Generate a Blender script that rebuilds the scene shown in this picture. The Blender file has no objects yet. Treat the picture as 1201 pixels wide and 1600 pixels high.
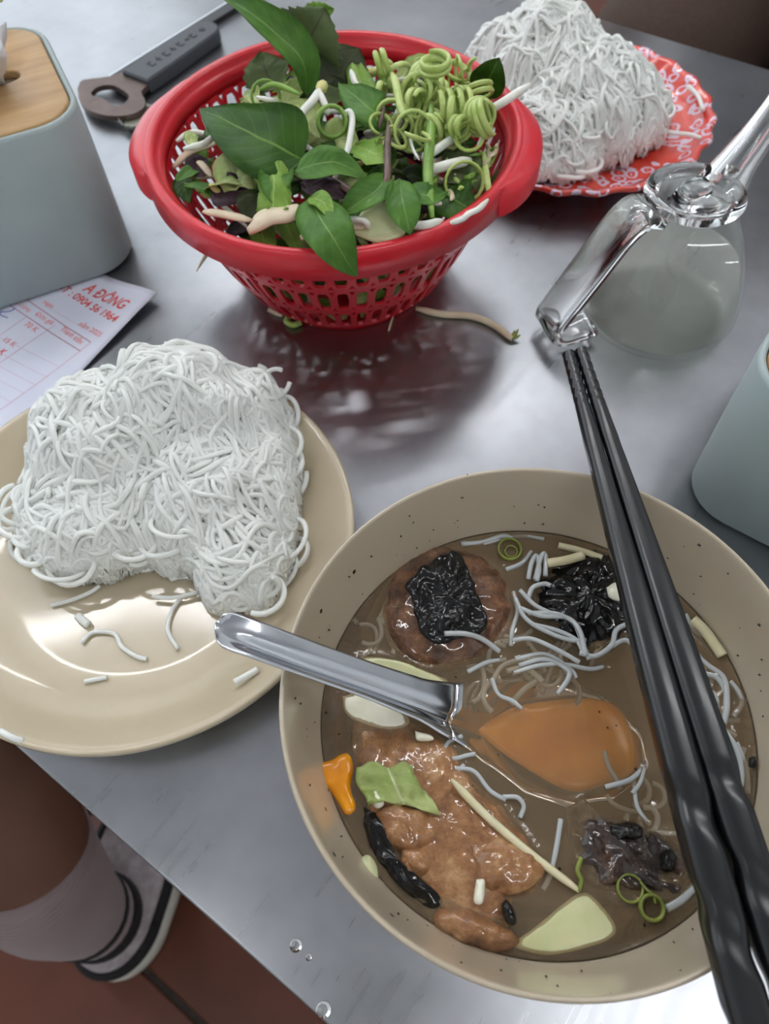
import bpy, bmesh, math, random
from mathutils import Vector, Matrix, noise

# ------------------------------------------------------------------ camera, world, exposure
sc = bpy.context.scene
col = sc.collection
F_PX, PITCH, ROLL, CAM_H = 1206.318, math.radians(57.836), math.radians(-3.377), 0.33557
fw = Vector((0, math.cos(PITCH), -math.sin(PITCH)))
_r = Vector((1, 0, 0)); _u = _r.cross(fw)
cr = _r * math.cos(ROLL) + _u * math.sin(ROLL)
cu = -_r * math.sin(ROLL) + _u * math.cos(ROLL)
cam_d = bpy.data.cameras.new('camera')
cam = bpy.data.objects.new('camera', cam_d); col.objects.link(cam)
m = Matrix.Identity(4)
for i in range(3):
    m[i][0] = cr[i]; m[i][1] = cu[i]; m[i][2] = -fw[i]
m[2][3] = CAM_H
cam.matrix_world = m
cam_d.sensor_fit = 'AUTO'; cam_d.sensor_width = 36.0
cam_d.lens = F_PX / 1600.0 * 36.0
cam_d.clip_start = 0.01
cam_d.dof.use_dof = True; cam_d.dof.focus_distance = 0.31; cam_d.dof.aperture_fstop = 13.0
sc.camera = cam

w = bpy.data.worlds.new('world'); sc.world = w; w.use_nodes = True
bg = w.node_tree.nodes['Background']
bg.inputs[0].default_value = (0.86, 0.93, 1.0, 1); bg.inputs[1].default_value = 0.95
sc.view_settings.view_transform = 'Standard'; sc.view_settings.look = 'None'
sc.view_settings.exposure = 1.0; sc.view_settings.gamma = 1.0
sc.view_settings.use_curve_mapping = False
TUBE_STRENGTH = 21.0

# ------------------------------------------------------------------ helpers
random.seed(7)
R = random.Random(11)
PI = math.pi
def G(px, py, z):
    """point of the place at height z that the photograph shows at this pixel"""
    d = cr * ((px - 600.5) / F_PX) - cu * ((py - 800) / F_PX) + fw
    t = (z - CAM_H) / d.z
    return Vector((d.x * t, d.y * t, z))
TA = math.atan2(-0.6251, 0.7806)
ex = Vector((math.cos(TA), math.sin(TA), 0)); en = Vector((-math.sin(TA), math.cos(TA), 0))
def T(a, b, z): return ex * a + en * b + Vector((0, 0, z))

def lin(c):
    c = c / 255.0
    return c / 12.92 if c <= 0.04045 else ((c + 0.055) / 1.055) ** 2.4
def rgb(r, g, b): return (lin(r), lin(g), lin(b), 1)

def tag(o, label, cat=None, group=None, kind=None):
    if label: o['label'] = label
    if cat: o['category'] = cat
    if group: o['group'] = group
    if kind: o['kind'] = kind
    return o
def mesh_obj(name, verts, faces, mat=None, parent=None, smooth=True, uvs=None):
    me = bpy.data.meshes.new(name)
    me.from_pydata([tuple(v) for v in verts], [], faces)
    if uvs:
        uv = me.uv_layers.new(name='UVMap')
        li = 0
        for p in me.polygons:
            for k in p.vertices:
                uv.data[li].uv = uvs[k]; li += 1
    me.validate(); me.update()
    if smooth: me.polygons.foreach_set('use_smooth', [True] * len(me.polygons))
    o = bpy.data.objects.new(name, me); col.objects.link(o)
    if mat: me.materials.append(mat)
    if parent: o.parent = parent
    return o
def empty(name, loc=(0, 0, 0), rz=0):
    o = bpy.data.objects.new(name, None); col.objects.link(o)
    o.location = loc; o.rotation_euler = (0, 0, rz); o.empty_display_size = 0.02
    return o
def reparent(o, p):
    """parent while keeping the object's place (p is an unscaled empty placed by loc/rz)"""
    o.parent = p
    o.matrix_parent_inverse = Matrix.LocRotScale(p.location, p.rotation_euler, None).inverted()
    return o
def bevel(o, wd, seg=2, ang=35):
    b = o.modifiers.new('bevel', 'BEVEL'); b.width = wd; b.segments = seg; b.limit_method = 'ANGLE'; b.angle_limit = math.radians(ang)
    return o
def autosm(o, ang=40):
    o.data.polygons.foreach_set('use_smooth', [True] * len(o.data.polygons))
    o.data.set_sharp_from_angle(angle=math.radians(ang))
    return o
def box_v(cx, cy, cz, sx, sy, sz):
    v = [(cx + i * sx / 2, cy + j * sy / 2, cz + k * sz / 2) for k in (-1, 1) for j in (-1, 1) for i in (-1, 1)]
    f = [(0, 2, 3, 1), (4, 5, 7, 6), (0, 1, 5, 4), (2, 6, 7, 3), (0, 4, 6, 2), (1, 3, 7, 5)]
    return v, f
def tbox(name, a0, a1, b0, b1, z0, z1, mat, parent=None, bev=0):
    """box given in the table's axes"""
    v, f = box_v(0, 0, 0, a1 - a0, b1 - b0, z1 - z0)
    o = mesh_obj(name, v, f, mat, None, False)
    o.location = T((a0 + a1) / 2, (b0 + b1) / 2, (z0 + z1) / 2); o.rotation_euler = (0, 0, TA)
    if bev: bevel(o, bev); o.data.polygons.foreach_set('use_smooth', [True] * 6)
    if parent: reparent(o, parent)
    return o
def lathe(profile, n=64, cx=0, cy=0, z0=0, close=False):
    v, f = [], []
    m_ = len(profile)
    for (r, z) in profile:
        for k in range(n):
            a = 2 * PI * k / n
            v.append((cx + r * math.cos(a), cy + r * math.sin(a), z0 + z))
    rng = m_ if close else m_ - 1
    for i in range(rng):
        j = (i + 1) % m_
        for k in range(n):
            k2 = (k + 1) % n
            f.append((i * n + k, i * n + k2, j * n + k2, j * n + k))
    return v, f
def catmull(pts, sub=6):
    P = [Vector(p) for p in pts]
    if len(P) < 3:
        return [P[0].lerp(P[1], i / sub) for i in range(sub + 1)]
    out = []
    for i in range(len(P) - 1):
        p1, p2 = P[i], P[i + 1]
        p0 = P[i - 1] if i > 0 else p1 * 2 - p2
        p3 = P[i + 2] if i + 2 < len(P) else p2 * 2 - p1
        for k in range(sub):
            t = k / sub
            out.append(0.5 * ((2 * p1) + (p2 - p0) * t + (2 * p0 - 5 * p1 + 4 * p2 - p3) * t * t + (3 * p1 - p0 - 3 * p2 + p3) * t ** 3))
    out.append(P[-1])
    return out
def tube_vf(path, rad, sides=6, flat=1.0, base=0, up=None):
    """rad: number or function of 0..1; returns verts, faces of a capped tube"""
    n = len(path); v, f = [], []
    prev = None
    for i, p in enumerate(path):
        t = (path[min(i + 1, n - 1)] - path[max(i - 1, 0)])
        if t.length < 1e-9: t = Vector((0, 0, 1))
        t.normalize()
        if prev is None:
            ref = up or (Vector((0, 0, 1)) if abs(t.z) < .9 else Vector((1, 0, 0)))
            a = t.cross(ref).normalized()
        else:
            a = (prev - t * prev.dot(t))
            a = a.normalized() if a.length > 1e-9 else prev
        prev = a; b = a.cross(t)
        r = rad(i / (n - 1)) if callable(rad) else rad
        for k in range(sides):
            an = 2 * PI * k / sides
            v.append(p + a * (r * math.cos(an)) + b * (r * flat * math.sin(an)))
    for i in range(n - 1):
        for k in range(sides):
            k2 = (k + 1) % sides
            f.append((base + i * sides + k, base + i * sides + k2, base + (i + 1) * sides + k2, base + (i + 1) * sides + k))
    f.append(tuple(base + k for k in range(sides))[::-1])
    f.append(tuple(base + (n - 1) * sides + k for k in range(sides)))
    return v, f
def tube_obj(name, path, rad, mat, parent=None, sides=8, flat=1.0, up=None):
    v, f = tube_vf(path, rad, sides, flat, 0, up)
    return mesh_obj(name, v, f, mat, parent)
def tub(ts, rs):
    """piecewise linear radius function"""
    def fn(t):
        for i in range(len(ts) - 1):
            if t <= ts[i + 1]:
                k = (t - ts[i]) / (ts[i + 1] - ts[i]); return rs[i] + (rs[i + 1] - rs[i]) * k
        return rs[-1]
    return fn
def smoothstep(a, b, x):
    t = min(1, max(0, (x - a) / (b - a))); return t * t * (3 - 2 * t)
def rounded_rect(sx, sy, r, n=8):
    out = []
    for (qx, qy, a0) in ((1, 1, 0), (-1, 1, 90), (-1, -1, 180), (1, -1, 270)):
        for k in range(n + 1):
            a = math.radians(a0 + 90 * k / n)
            out.append((qx * (sx / 2 - r) + r * math.cos(a), qy * (sy / 2 - r) + r * math.sin(a)))
    return out
def loft(rings, cap0=True, cap1=True):
    n = len(rings[0]); v = [p for r in rings for p in r]; f = []
    for i in range(len(rings) - 1):
        for k in range(n):
            k2 = (k + 1) % n
            f.append((i * n + k, i * n + k2, (i + 1) * n + k2, (i + 1) * n + k))
    if cap0: f.append(tuple(range(n))[::-1])
    if cap1: f.append(tuple((len(rings) - 1) * n + k for k in range(n)))
    return v, f

# ------------------------------------------------------------------ materials
class NT:
    def __init__(s, name):
        s.m = bpy.data.materials.new(name); s.m.use_nodes = True
        s.t = s.m.node_tree; s.p = s.t.nodes['Principled BSDF']; s.out = s.t.nodes['Material Output']
        s._tc = None
    def n(s, typ, **kw):
        nd = s.t.nodes.new(typ)
        for k, val in kw.items():
            if isinstance(k, str) and hasattr(nd, k): setattr(nd, k, val)
        return nd
    def l(s, a, b): s.t.links.new(a, b)
    def tc(s, which='Object'):
        if s._tc is None: s._tc = s.n('ShaderNodeTexCoord')
        return s._tc.outputs[which]
    def mapping(s, scale=(1, 1, 1), rot=(0, 0, 0), which='Object'):
        mp = s.n('ShaderNodeMapping'); mp.inputs['Scale'].default_value = scale; mp.inputs['Rotation'].default_value = rot
        s.l(s.tc(which), mp.inputs[0]); return mp.outputs[0]
    def noise(s, scale, detail=3, rough=.5, vec=None, which='Object'):
        nd = s.n('ShaderNodeTexNoise'); nd.inputs['Scale'].default_value = scale
        nd.inputs['Detail'].default_value = detail; nd.inputs['Roughness'].default_value = rough
        s.l(vec if vec is not None else s.tc(which), nd.inputs['Vector']); return nd.outputs['Fac']
    def voronoi(s, scale, feature='F1', out='Distance', vec=None, rand=1):
        nd = s.n('ShaderNodeTexVoronoi'); nd.feature = feature; nd.inputs['Scale'].default_value = scale
        nd.inputs['Randomness'].default_value = rand
        s.l(vec if vec is not None else s.tc(), nd.inputs['Vector']); return nd.outputs[out]
    def ramp(s, fac, stops, interp='LINEAR'):
        nd = s.n('ShaderNodeValToRGB'); cr_ = nd.color_ramp; cr_.interpolation = interp
        while len(cr_.elements) < len(stops): cr_.elements.new(0.5)
        for e, (p, c) in zip(cr_.elements, stops):
            e.position = p; e.color = c if len(c) == 4 else (*c, 1)
        s.l(fac, nd.inputs[0]); return nd.outputs[0]
    def mix(s, fac, a, b):
        nd = s.n('ShaderNodeMix'); nd.data_type = 'RGBA'
        for sock, val in ((nd.inputs[0], fac), (nd.inputs[6], a), (nd.inputs[7], b)):
            if hasattr(val, 'is_output') or isinstance(val, bpy.types.NodeSocket): s.l(val, sock)
            else: sock.default_value = val
        return nd.outputs[2]
    def math(s, op, a, b=None):
        nd = s.n('ShaderNodeMath'); nd.operation = op
        for sock, val in ((nd.inputs[0], a), (nd.inputs[1], b)):
            if val is None: continue
            if isinstance(val, bpy.types.NodeSocket): s.l(val, sock)
            else: sock.default_value = val
        return nd.outputs[0]
    def bump(s, h, strength=.3, dist=.001, normal=None):
        nd = s.n('ShaderNodeBump'); nd.inputs['Strength'].default_value = strength; nd.inputs['Distance'].default_value = dist
        s.l(h, nd.inputs['Height'])
        if normal is not None: s.l(normal, nd.inputs['Normal'])
        s.l(nd.outputs[0], s.p.inputs['Normal']); return nd.outputs[0]
    def set(s, **kw):
        names = {'base': 'Base Color', 'rough': 'Roughness', 'metal': 'Metallic', 'coat': 'Coat Weight', 'coatr': 'Coat Roughness', 'sss': 'Subsurface Weight',
                 'sssr': 'Subsurface Radius', 'ssss': 'Subsurface Scale', 'spec': 'Specular IOR Level', 'trans': 'Transmission Weight', 'ior': 'IOR', 'aniso': 'Anisotropic', 'sheen': 'Sheen Weight',
                 'emc': 'Emission Color', 'ems': 'Emission Strength'}
        for k, val in kw.items():
            sk = s.p.inputs[names[k]]
            if isinstance(val, bpy.types.NodeSocket): s.l(val, sk)
            else: sk.default_value = val
        return s
def simple(name, c, rough=.5, **kw):
    return NT(name).set(base=c, rough=rough, **kw).m
def mottled(name, c1, c2, scale, rough=.5, bump=0, bscale=None, bdist=.0005, detail=4, **kw):
    n = NT(name); fac = n.noise(scale, detail)
    n.set(base=n.ramp(fac, [(.35, c1), (.68, c2)]), rough=rough, **kw)
    if bump: n.bump(n.noise(bscale or scale, 5), bump, bdist)
    return n.m
M = {}
# stainless steel table: brushed, blotchy, scratched
n = NT('brushed_steel')
mv = n.mapping((260, 7, 30), (0, 0, math.radians(9)))
br = n.noise(1.0, 3, .6, mv)
bl = n.noise(14, 4, .6)
mv2 = n.mapping((5, 1300, 60), (0, 0, math.radians(52)))
scr = n.noise(1.0, 2, .5, mv2)
scr2 = n.ramp(scr, [(.72, (0, 0, 0)), (.82, (1, 1, 1))])
n.set(base=n.ramp(bl, [(.3, rgb(146, 148, 151)), (.7, rgb(170, 172, 176))]), metal=1.0,
      rough=n.math('ADD', n.math('MULTIPLY', n.ramp(bl, [(.3, (.0, 0, 0)), (.75, (1, 1, 1))]), .10), n.math('MULTIPLY_ADD', br, .10)))
n.p.inputs['Roughness'].default_value = .3
ra = n.math('ADD', n.math('MULTIPLY', bl, .12), n.math('MULTIPLY', br, .10)); ra = n.math('ADD', ra, .19)
n.set(rough=ra)
hb = n.math('ADD', n.math('MULTIPLY', br, .25), n.math('MULTIPLY', scr2, .04))
n.bump(hb, .07, .0003)
M['steel'] = n.m
M['steel_edge'] = simple('steel_edge', rgb(170, 172, 176), .32, metal=1.0)
M['leg_steel'] = simple('leg_steel', rgb(120, 122, 126), .35, metal=1.0)
M['spoon'] = simple('spoon_steel', rgb(200, 203, 208), .13, metal=1.0)
# melamine, with a few spice specks where a bowl has been used
n = NT('plate_melamine'); n.set(base=n.ramp(n.noise(40, 3), [(.3, rgb(182, 169, 143)), (.7, rgb(188, 175, 149))]), rough=.3, spec=.4, coat=.45, coatr=.06); M['plate'] = n.m
n = NT('bowl_melamine')
vo = n.voronoi(230); cell = n.voronoi(230, out='Color')
sep = n.n('ShaderNodeSeparateColor'); n.l(cell, sep.inputs[0])
keep = n.math('GREATER_THAN', sep.outputs[0], .93)
spot = n.math('MULTIPLY', n.math('LESS_THAN', vo, n.math('MULTIPLY', sep.outputs[1], .24)), keep)
n.set(base=n.mix(spot, rgb(180, 167, 146), rgb(46, 34, 24)), rough=.22, coat=.6, coatr=.07); M['bowl'] = n.m
def noodle_mat(name, c, rough, tr_):
    n = NT(name); n.set(base=c, rough=rough, spec=.4)
    tr = n.n('ShaderNodeBsdfTranslucent'); tr.inputs[0].default_value = c
    mx = n.n('ShaderNodeMixShader'); mx.inputs[0].default_value = tr_
    n.l(n.p.outputs[0], mx.inputs[1]); n.l(tr.outputs[0], mx.inputs[2]); n.l(mx.outputs[0], n.out.inputs[0])
    return n.m
M['noodle'] = noodle_mat('rice_noodle', rgb(252, 254, 250), .36, .25)
M['noodle_wet'] = simple('wet_rice_noodle', rgb(174, 178, 178), .12, sss=.2, sssr=(.9, 1, .9), ssss=.002, spec=.5)
M['box'] = mottled('box_plastic', rgb(156, 170, 170), rgb(162, 175, 174), 30, .55, .05, 900, .0001)
M['box_edge'] = simple('box_rim_plastic', rgb(166, 180, 179), .5)
n = NT('bamboo_wood')
mv = n.mapping((14, 120, 60), (0, 0, 0)); g = n.noise(1, 5, .6, mv)
n.set(base=n.ramp(g, [(.3, rgb(162, 126, 82)), (.55, rgb(180, 145, 98)), (.75, rgb(190, 157, 112))]), rough=.5)
n.bump(g, .12, .0003); M['wood'] = n.m
M['dark_inside'] = simple('box_inside', rgb(90, 70, 48), .8)
M['tissue'] = mottled('tissue_paper', rgb(226, 228, 232), rgb(236, 238, 240), 60, .85)
M['paper'] = mottled('receipt_paper', rgb(212, 216, 232), rgb(222, 225, 238), 18, .75)
M['ink_red'] = simple('red_ink', rgb(222, 92, 92), .8)
M['ink_pink'] = simple('pink_ink', rgb(226, 150, 158), .8)
M['ink_line'] = simple('line_ink', rgb(206, 168, 186), .8)
M['ink_head'] = simple('heading_line_ink', rgb(178, 120, 140), .8)
M['ink_blue'] = simple('blue_ink', rgb(86, 104, 178), .7)
M['red_plastic'] = mottled('red_plastic', rgb(200, 26, 40), rgb(210, 34, 48), 20, .3, .04, 500, .0001, coat=.15, coatr=.2)
M['red_stool'] = simple('red_stool_plastic', rgb(190, 26, 28), .4)
M['black_plastic'] = simple('black_plastic', rgb(62, 66, 72), .5)
M['black_letter'] = simple('dark_letter', rgb(36, 37, 38), .6)
M['opener_metal'] = mottled('brown_opener_metal', rgb(92, 76, 70), rgb(110, 94, 88), 60, .42, .1, 400, .0002, metal=.6)
M['black_bar'] = simple('black_bar', rgb(26, 26, 30), .4)
M['cap_in'] = mottled('cap_liner', rgb(150, 152, 138), rgb(174, 176, 160), 80, .4)
M['cap_out'] = simple('cap_metal', rgb(150, 150, 140), .35, metal=.8)
n = NT('chopstick_black'); n.set(base=n.ramp(n.noise(60, 3), [(.3, rgb(11, 12, 14)), (.7, rgb(17, 18, 20))]), rough=.27, spec=.5, coat=.15, coatr=.12); M['chop'] = n.m

def leaf_mat(name, dark, light, vein, vs=7.0, rough=.4):
    n = NT(name)
    sepx = n.n('ShaderNodeSeparateXYZ'); n.l(n.tc('UV'), sepx.inputs[0])
    u, v_ = sepx.outputs[0], sepx.outputs[1]
    au = n.math('ABSOLUTE', n.math('SUBTRACT', u, .5))
    mid = n.math('MULTIPLY', n.math('LESS_THAN', au, .016), .75)
    ph = n.math('FRACT', n.math('MULTIPLY', n.math('SUBTRACT', v_, n.math('MULTIPLY', au, .55)), vs))
    side = n.math('LESS_THAN', n.math('ABSOLUTE', n.math('SUBTRACT', ph, .5)), .045)
    ve = n.math('MAXIMUM', mid, n.math('MULTIPLY', side, .16))
    basec = n.ramp(n.noise(55, 4), [(.3, dark), (.7, light)])
    n.set(base=n.mix(ve, basec, vein), rough=rough, spec=.22)
    hb_ = n.math('ADD', n.math('MULTIPLY', n.math('ABSOLUTE', n.math('SUBTRACT', ph, .5)), 1.0), n.math('MULTIPLY', n.noise(300, 3), .4))
    n.bump(hb_, .35, .0006)
    tr = n.n('ShaderNodeBsdfTranslucent'); n.l(basec, tr.inputs[0])
    mx = n.n('ShaderNodeMixShader'); mx.inputs[0].default_value = .22
    n.l(n.p.outputs[0], mx.inputs[1]); n.l(tr.outputs[0], mx.inputs[2]); n.l(mx.outputs[0], n.out.inputs[0])
    return n.m
M['leaf_dark'] = leaf_mat('basil_leaf_dark', rgb(42, 76, 20), rgb(62, 102, 30), rgb(120, 150, 70))
M['leaf_mid'] = leaf_mat('basil_leaf', rgb(64, 106, 40), rgb(98, 142, 60), rgb(140, 172, 100))
M['leaf_light'] = leaf_mat('young_leaf', rgb(104, 146, 56), rgb(150, 184, 84), rgb(190, 210, 130))
M['leaf_lettuce'] = leaf_mat('lettuce_leaf', rgb(140, 164, 80), rgb(198, 208, 142), rgb(224, 228, 186), 4, .3)
M['leaf_perilla'] = leaf_mat('perilla_leaf', rgb(84, 98, 58), rgb(104, 120, 76), rgb(74, 62, 60), 6)
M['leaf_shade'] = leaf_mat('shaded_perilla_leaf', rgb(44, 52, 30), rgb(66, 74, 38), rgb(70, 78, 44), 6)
M['leaf_purple'] = leaf_mat('purple_leaf', rgb(52, 38, 46), rgb(78, 58, 66), rgb(104, 84, 88), 6)
M['stem_purple'] = mottled('purple_stem', rgb(74, 54, 50), rgb(108, 84, 72), 80, .4)
M['stem_green'] = mottled('green_stem', rgb(104, 142, 50), rgb(136, 172, 76), 60, .35)
M['curl'] = mottled('shredded_stem', rgb(156, 178, 86), rgb(196, 212, 134), 70, .3, sss=.1, ssss=.002)
M['sprout'] = mottled('bean_sprout', rgb(222, 224, 212), rgb(240, 240, 232), 60, .3, sss=.15, ssss=.003)
M['sprout_head'] = mottled('bean_sprout_head', rgb(190, 188, 110), rgb(216, 208, 140), 90, .4)
M['blossom'] = mottled('banana_blossom', rgb(196, 176, 148), rgb(222, 208, 180), 50, .4)
M['papaya'] = mottled('green_papaya', rgb(196, 202, 150), rgb(216, 220, 176), 30, .22, sss=.2, ssss=.004)
M['papaya_wet'] = mottled('wet_green_papaya', rgb(192, 194, 146), rgb(210, 210, 168), 60, .15, sss=.2, ssss=.004)
M['carrot'] = mottled('carrot', rgb(224, 136, 4), rgb(244, 164, 22), 70, .2, .1, 300, .0003, sss=.15, ssss=.003)
M['stalk'] = mottled('cream_stalk', rgb(206, 198, 160), rgb(222, 214, 180), 60, .2, sss=.15, ssss=.002)
M['garlic'] = mottled('garlic', rgb(222, 220, 196), rgb(238, 236, 220), 90, .25)
M['scallion'] = mottled('scallion', rgb(98, 112, 40), rgb(136, 144, 66), 80, .2)

def meat(name, c1, c2, c3, scale, rough, bs):
    n = NT(name); a = n.noise(scale, 9, .68)
    n.set(base=n.ramp(a, [(.28, c1), (.5, c2), (.72, c3)]), rough=rough + .15, spec=.4, coat=1.0, coatr=.06)
    h = n.math('ADD', n.noise(bs, 8, .7), n.math('MULTIPLY', n.voronoi(bs * .9), .5))
    n.bump(h, .85, .0016)
    return n.m
M['patty'] = meat('grilled_patty', rgb(40, 22, 14), rgb(112, 72, 44), rgb(160, 114, 74), 130, .25, 620)
M['pork'] = meat('grilled_pork', rgb(98, 58, 30), rgb(168, 117, 72), rgb(216, 176, 126), 95, .2, 420)
M['pork_dark'] = meat('dark_pork', rgb(20, 14, 11), rgb(52, 34, 25), rgb(112, 80, 58), 100, .22, 460)
n = NT('char_crust'); n.set(base=n.ramp(n.noise(120, 5), [(.35, rgb(3, 3, 4)), (.85, rgb(18, 15, 13))]), rough=.4, spec=.15, coat=.7, coatr=.04)
n.bump(n.math('ADD', n.noise(420, 6, .7), n.noise(170, 5)), 1.0, .003); M['char'] = n.m
M['fleck'] = simple('pepper_fleck', rgb(22, 18, 15), .4)

# broth: clear brown liquid, light passes; fresnel reflection; a little cloud
n = NT('broth')
n.t.nodes.remove(n.p)
fr = n.n('ShaderNodeFresnel'); fr.inputs[0].default_value = 1.36
gl = n.n('ShaderNodeBsdfGlossy'); gl.inputs['Roughness'].default_value = .02
tp = n.n('ShaderNodeBsdfTransparent'); tp.inputs[0].default_value = (.93, .88, .8, 1)
df = n.n('ShaderNodeBsdfDiffuse'); df.inputs[0].default_value = rgb(178, 154, 120)
m1 = n.n('ShaderNodeMixShader'); m1.inputs[0].default_value = .27; n.l(tp.outputs[0], m1.inputs[1]); n.l(df.outputs[0], m1.inputs[2])
m2 = n.n('ShaderNodeMixShader'); n.l(fr.outputs[0], m2.inputs[0]); n.l(m1.outputs[0], m2.inputs[1]); n.l(gl.outputs[0], m2.inputs[2])
bm_ = n.n('ShaderNodeBump'); bm_.inputs['Strength'].default_value = .12; bm_.inputs['Distance'].default_value = .0006
n.l(n.noise(160, 4), bm_.inputs['Height']); n.l(bm_.outputs[0], gl.inputs['Normal'])
va = n.n('ShaderNodeVolumeAbsorption'); va.inputs['Color'].default_value = rgb(176, 120, 52); va.inputs['Density'].default_value = 19
n.l(m2.outputs[0], n.out.inputs['Surface']); n.l(va.outputs[0], n.out.inputs['Volume'])
M['broth'] = n.m

n = NT('clear_glass'); n.set(base=(.97, .985, .98, 1), rough=.02, trans=1.0, ior=1.46); M['glass'] = n.m
def thin(name, tint, cloud, cloudc, ior):
    n = NT(name); n.t.nodes.remove(n.p)
    lw = n.n('ShaderNodeLayerWeight'); lw.inputs[0].default_value = .5
    fr_ = n.math('MULTIPLY_ADD', n.math('POWER', lw.outputs['Facing'], 4.0), ior - .9); fr_.node.inputs[2].default_value = .035
    gl = n.n('ShaderNodeBsdfGlossy'); gl.inputs['Roughness'].default_value = .015
    tp = n.n('ShaderNodeBsdfTransparent'); tp.inputs[0].default_value = tint
    df = n.n('ShaderNodeBsdfTranslucent'); df.inputs[0].default_value = cloudc
    d2 = n.n('ShaderNodeBsdfDiffuse'); d2.inputs[0].default_value = cloudc
    ad = n.n('ShaderNodeMixShader'); n.l(df.outputs[0], ad.inputs[1]); n.l(d2.outputs[0], ad.inputs[2])
    m1 = n.n('ShaderNodeMixShader'); m1.inputs[0].default_value = cloud; n.l(tp.outputs[0], m1.inputs[1]); n.l(ad.outputs[0], m1.inputs[2])
    m2 = n.n('ShaderNodeMixShader'); n.l(fr_, m2.inputs[0]); n.l(m1.outputs[0], m2.inputs[1]); n.l(gl.outputs[0], m2.inputs[2]); n.l(m2.outputs[0], n.out.inputs[0])
    return n.m
M['thin_glass'] = thin('thin_glass_wall', (.97, .98, .97, 1), .02, (.9, .92, .9, 1), 1.4)
M['vinegar'] = thin('pale_vinegar', (.99, .99, .965, 1), .25, (.95, .96, .92, 1), 1.15)
n = NT('water'); n.set(base=(1, 1, 1, 1), rough=.0, trans=1.0, ior=1.33); M['water'] = n.m

# red plate with white curls
n = NT('red_patterned_glaze')
wv = n.mapping((1, 1, 1)); nz = n.n('ShaderNodeTexNoise'); nz.inputs['Scale'].default_value = 90; n.l(wv, nz.inputs['Vector'])
dv = n.n('ShaderNodeVectorMath'); dv.operation = 'MULTIPLY_ADD'; n.l(nz.outputs['Color'], dv.inputs[0]); dv.inputs[1].default_value = (.008, .008, 0); n.l(wv, dv.inputs[2])
vd = n.voronoi(105, vec=dv.outputs[0])
ring = n.math('LESS_THAN', n.math('ABSOLUTE', n.math('SUBTRACT', vd, .40)), .085)
dot = n.math('LESS_THAN', vd, .10)
red = n.ramp(n.noise(40, 3), [(.3, rgb(196, 46, 36)), (.7, rgb(218, 74, 56))])
n.set(base=n.mix(n.math('MAXIMUM', ring, dot), red, rgb(216, 196, 214)), rough=.2, coat=.4, coatr=.1); M['red_plate'] = n.m
M['white_glaze'] = simple('white_glaze', rgb(222, 220, 218), .2)

M['skin'] = mottled('skin', rgb(100, 68, 53), rgb(110, 77, 60), 14, .5, .08, 500, .0003, sss=.12, sssr=(1, .4, .25), ssss=.006)
M['sock'] = NT('sock_knit')
_n = M['sock']; wv_ = _n.n('ShaderNodeTexWave'); wv_.bands_direction = 'Z'; wv_.inputs['Scale'].default_value = 60; _n.l(_n.tc(), wv_.inputs['Vector'])
_n.set(base=rgb(138, 120, 120), rough=.9, sheen=.2); _n.bump(wv_.outputs['Fac'], .4, .001); M['sock'] = _n.m
M['sock_black'] = simple('black_knit', rgb(28, 26, 28), .9)
M['shoe_white'] = mottled('off_white_rubber', rgb(198, 196, 184), rgb(210, 208, 198), 40, .6)
M['shoe_cloth'] = mottled('shoe_cloth', rgb(150, 140, 142), rgb(176, 166, 168), 90, .9)
M['shade_shorts'] = mottled('shade_brown_cloth', rgb(60, 44, 35), rgb(68, 50, 40), 200, .9)  # dark brown stands in for the shade on the far person's legs
M['shirt'] = mottled('grey_cloth', rgb(150, 150, 153), rgb(160, 160, 163), 150, .9)
M['hair'] = simple('black_hair', rgb(22, 19, 18), .5)
M['grout'] = mottled('floor_grout', rgb(46, 40, 34), rgb(62, 54, 46), 60, .9)
M['tile'] = mottled('terracotta_tile', rgb(86, 44, 28), rgb(102, 54, 35), 9, .35, .06, 60, .0006)
M['tile_edge'] = simple('tile_edge', rgb(150, 120, 90), .6)
M['wall'] = mottled('wall_paint', rgb(206, 208, 208), rgb(214, 216, 216), 4, .8)
M['ceil'] = mottled('ceiling_paint', rgb(214, 216, 218), rgb(220, 222, 224), 4, .85)
M['lamp_body'] = simple('lamp_housing', rgb(220, 220, 220), .5)
n = NT('lamp_tube'); n.set(base=(1, 1, 1, 1), emc=(.98, .985, 1.0, 1), ems=TUBE_STRENGTH); M['tube'] = n.m

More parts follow.
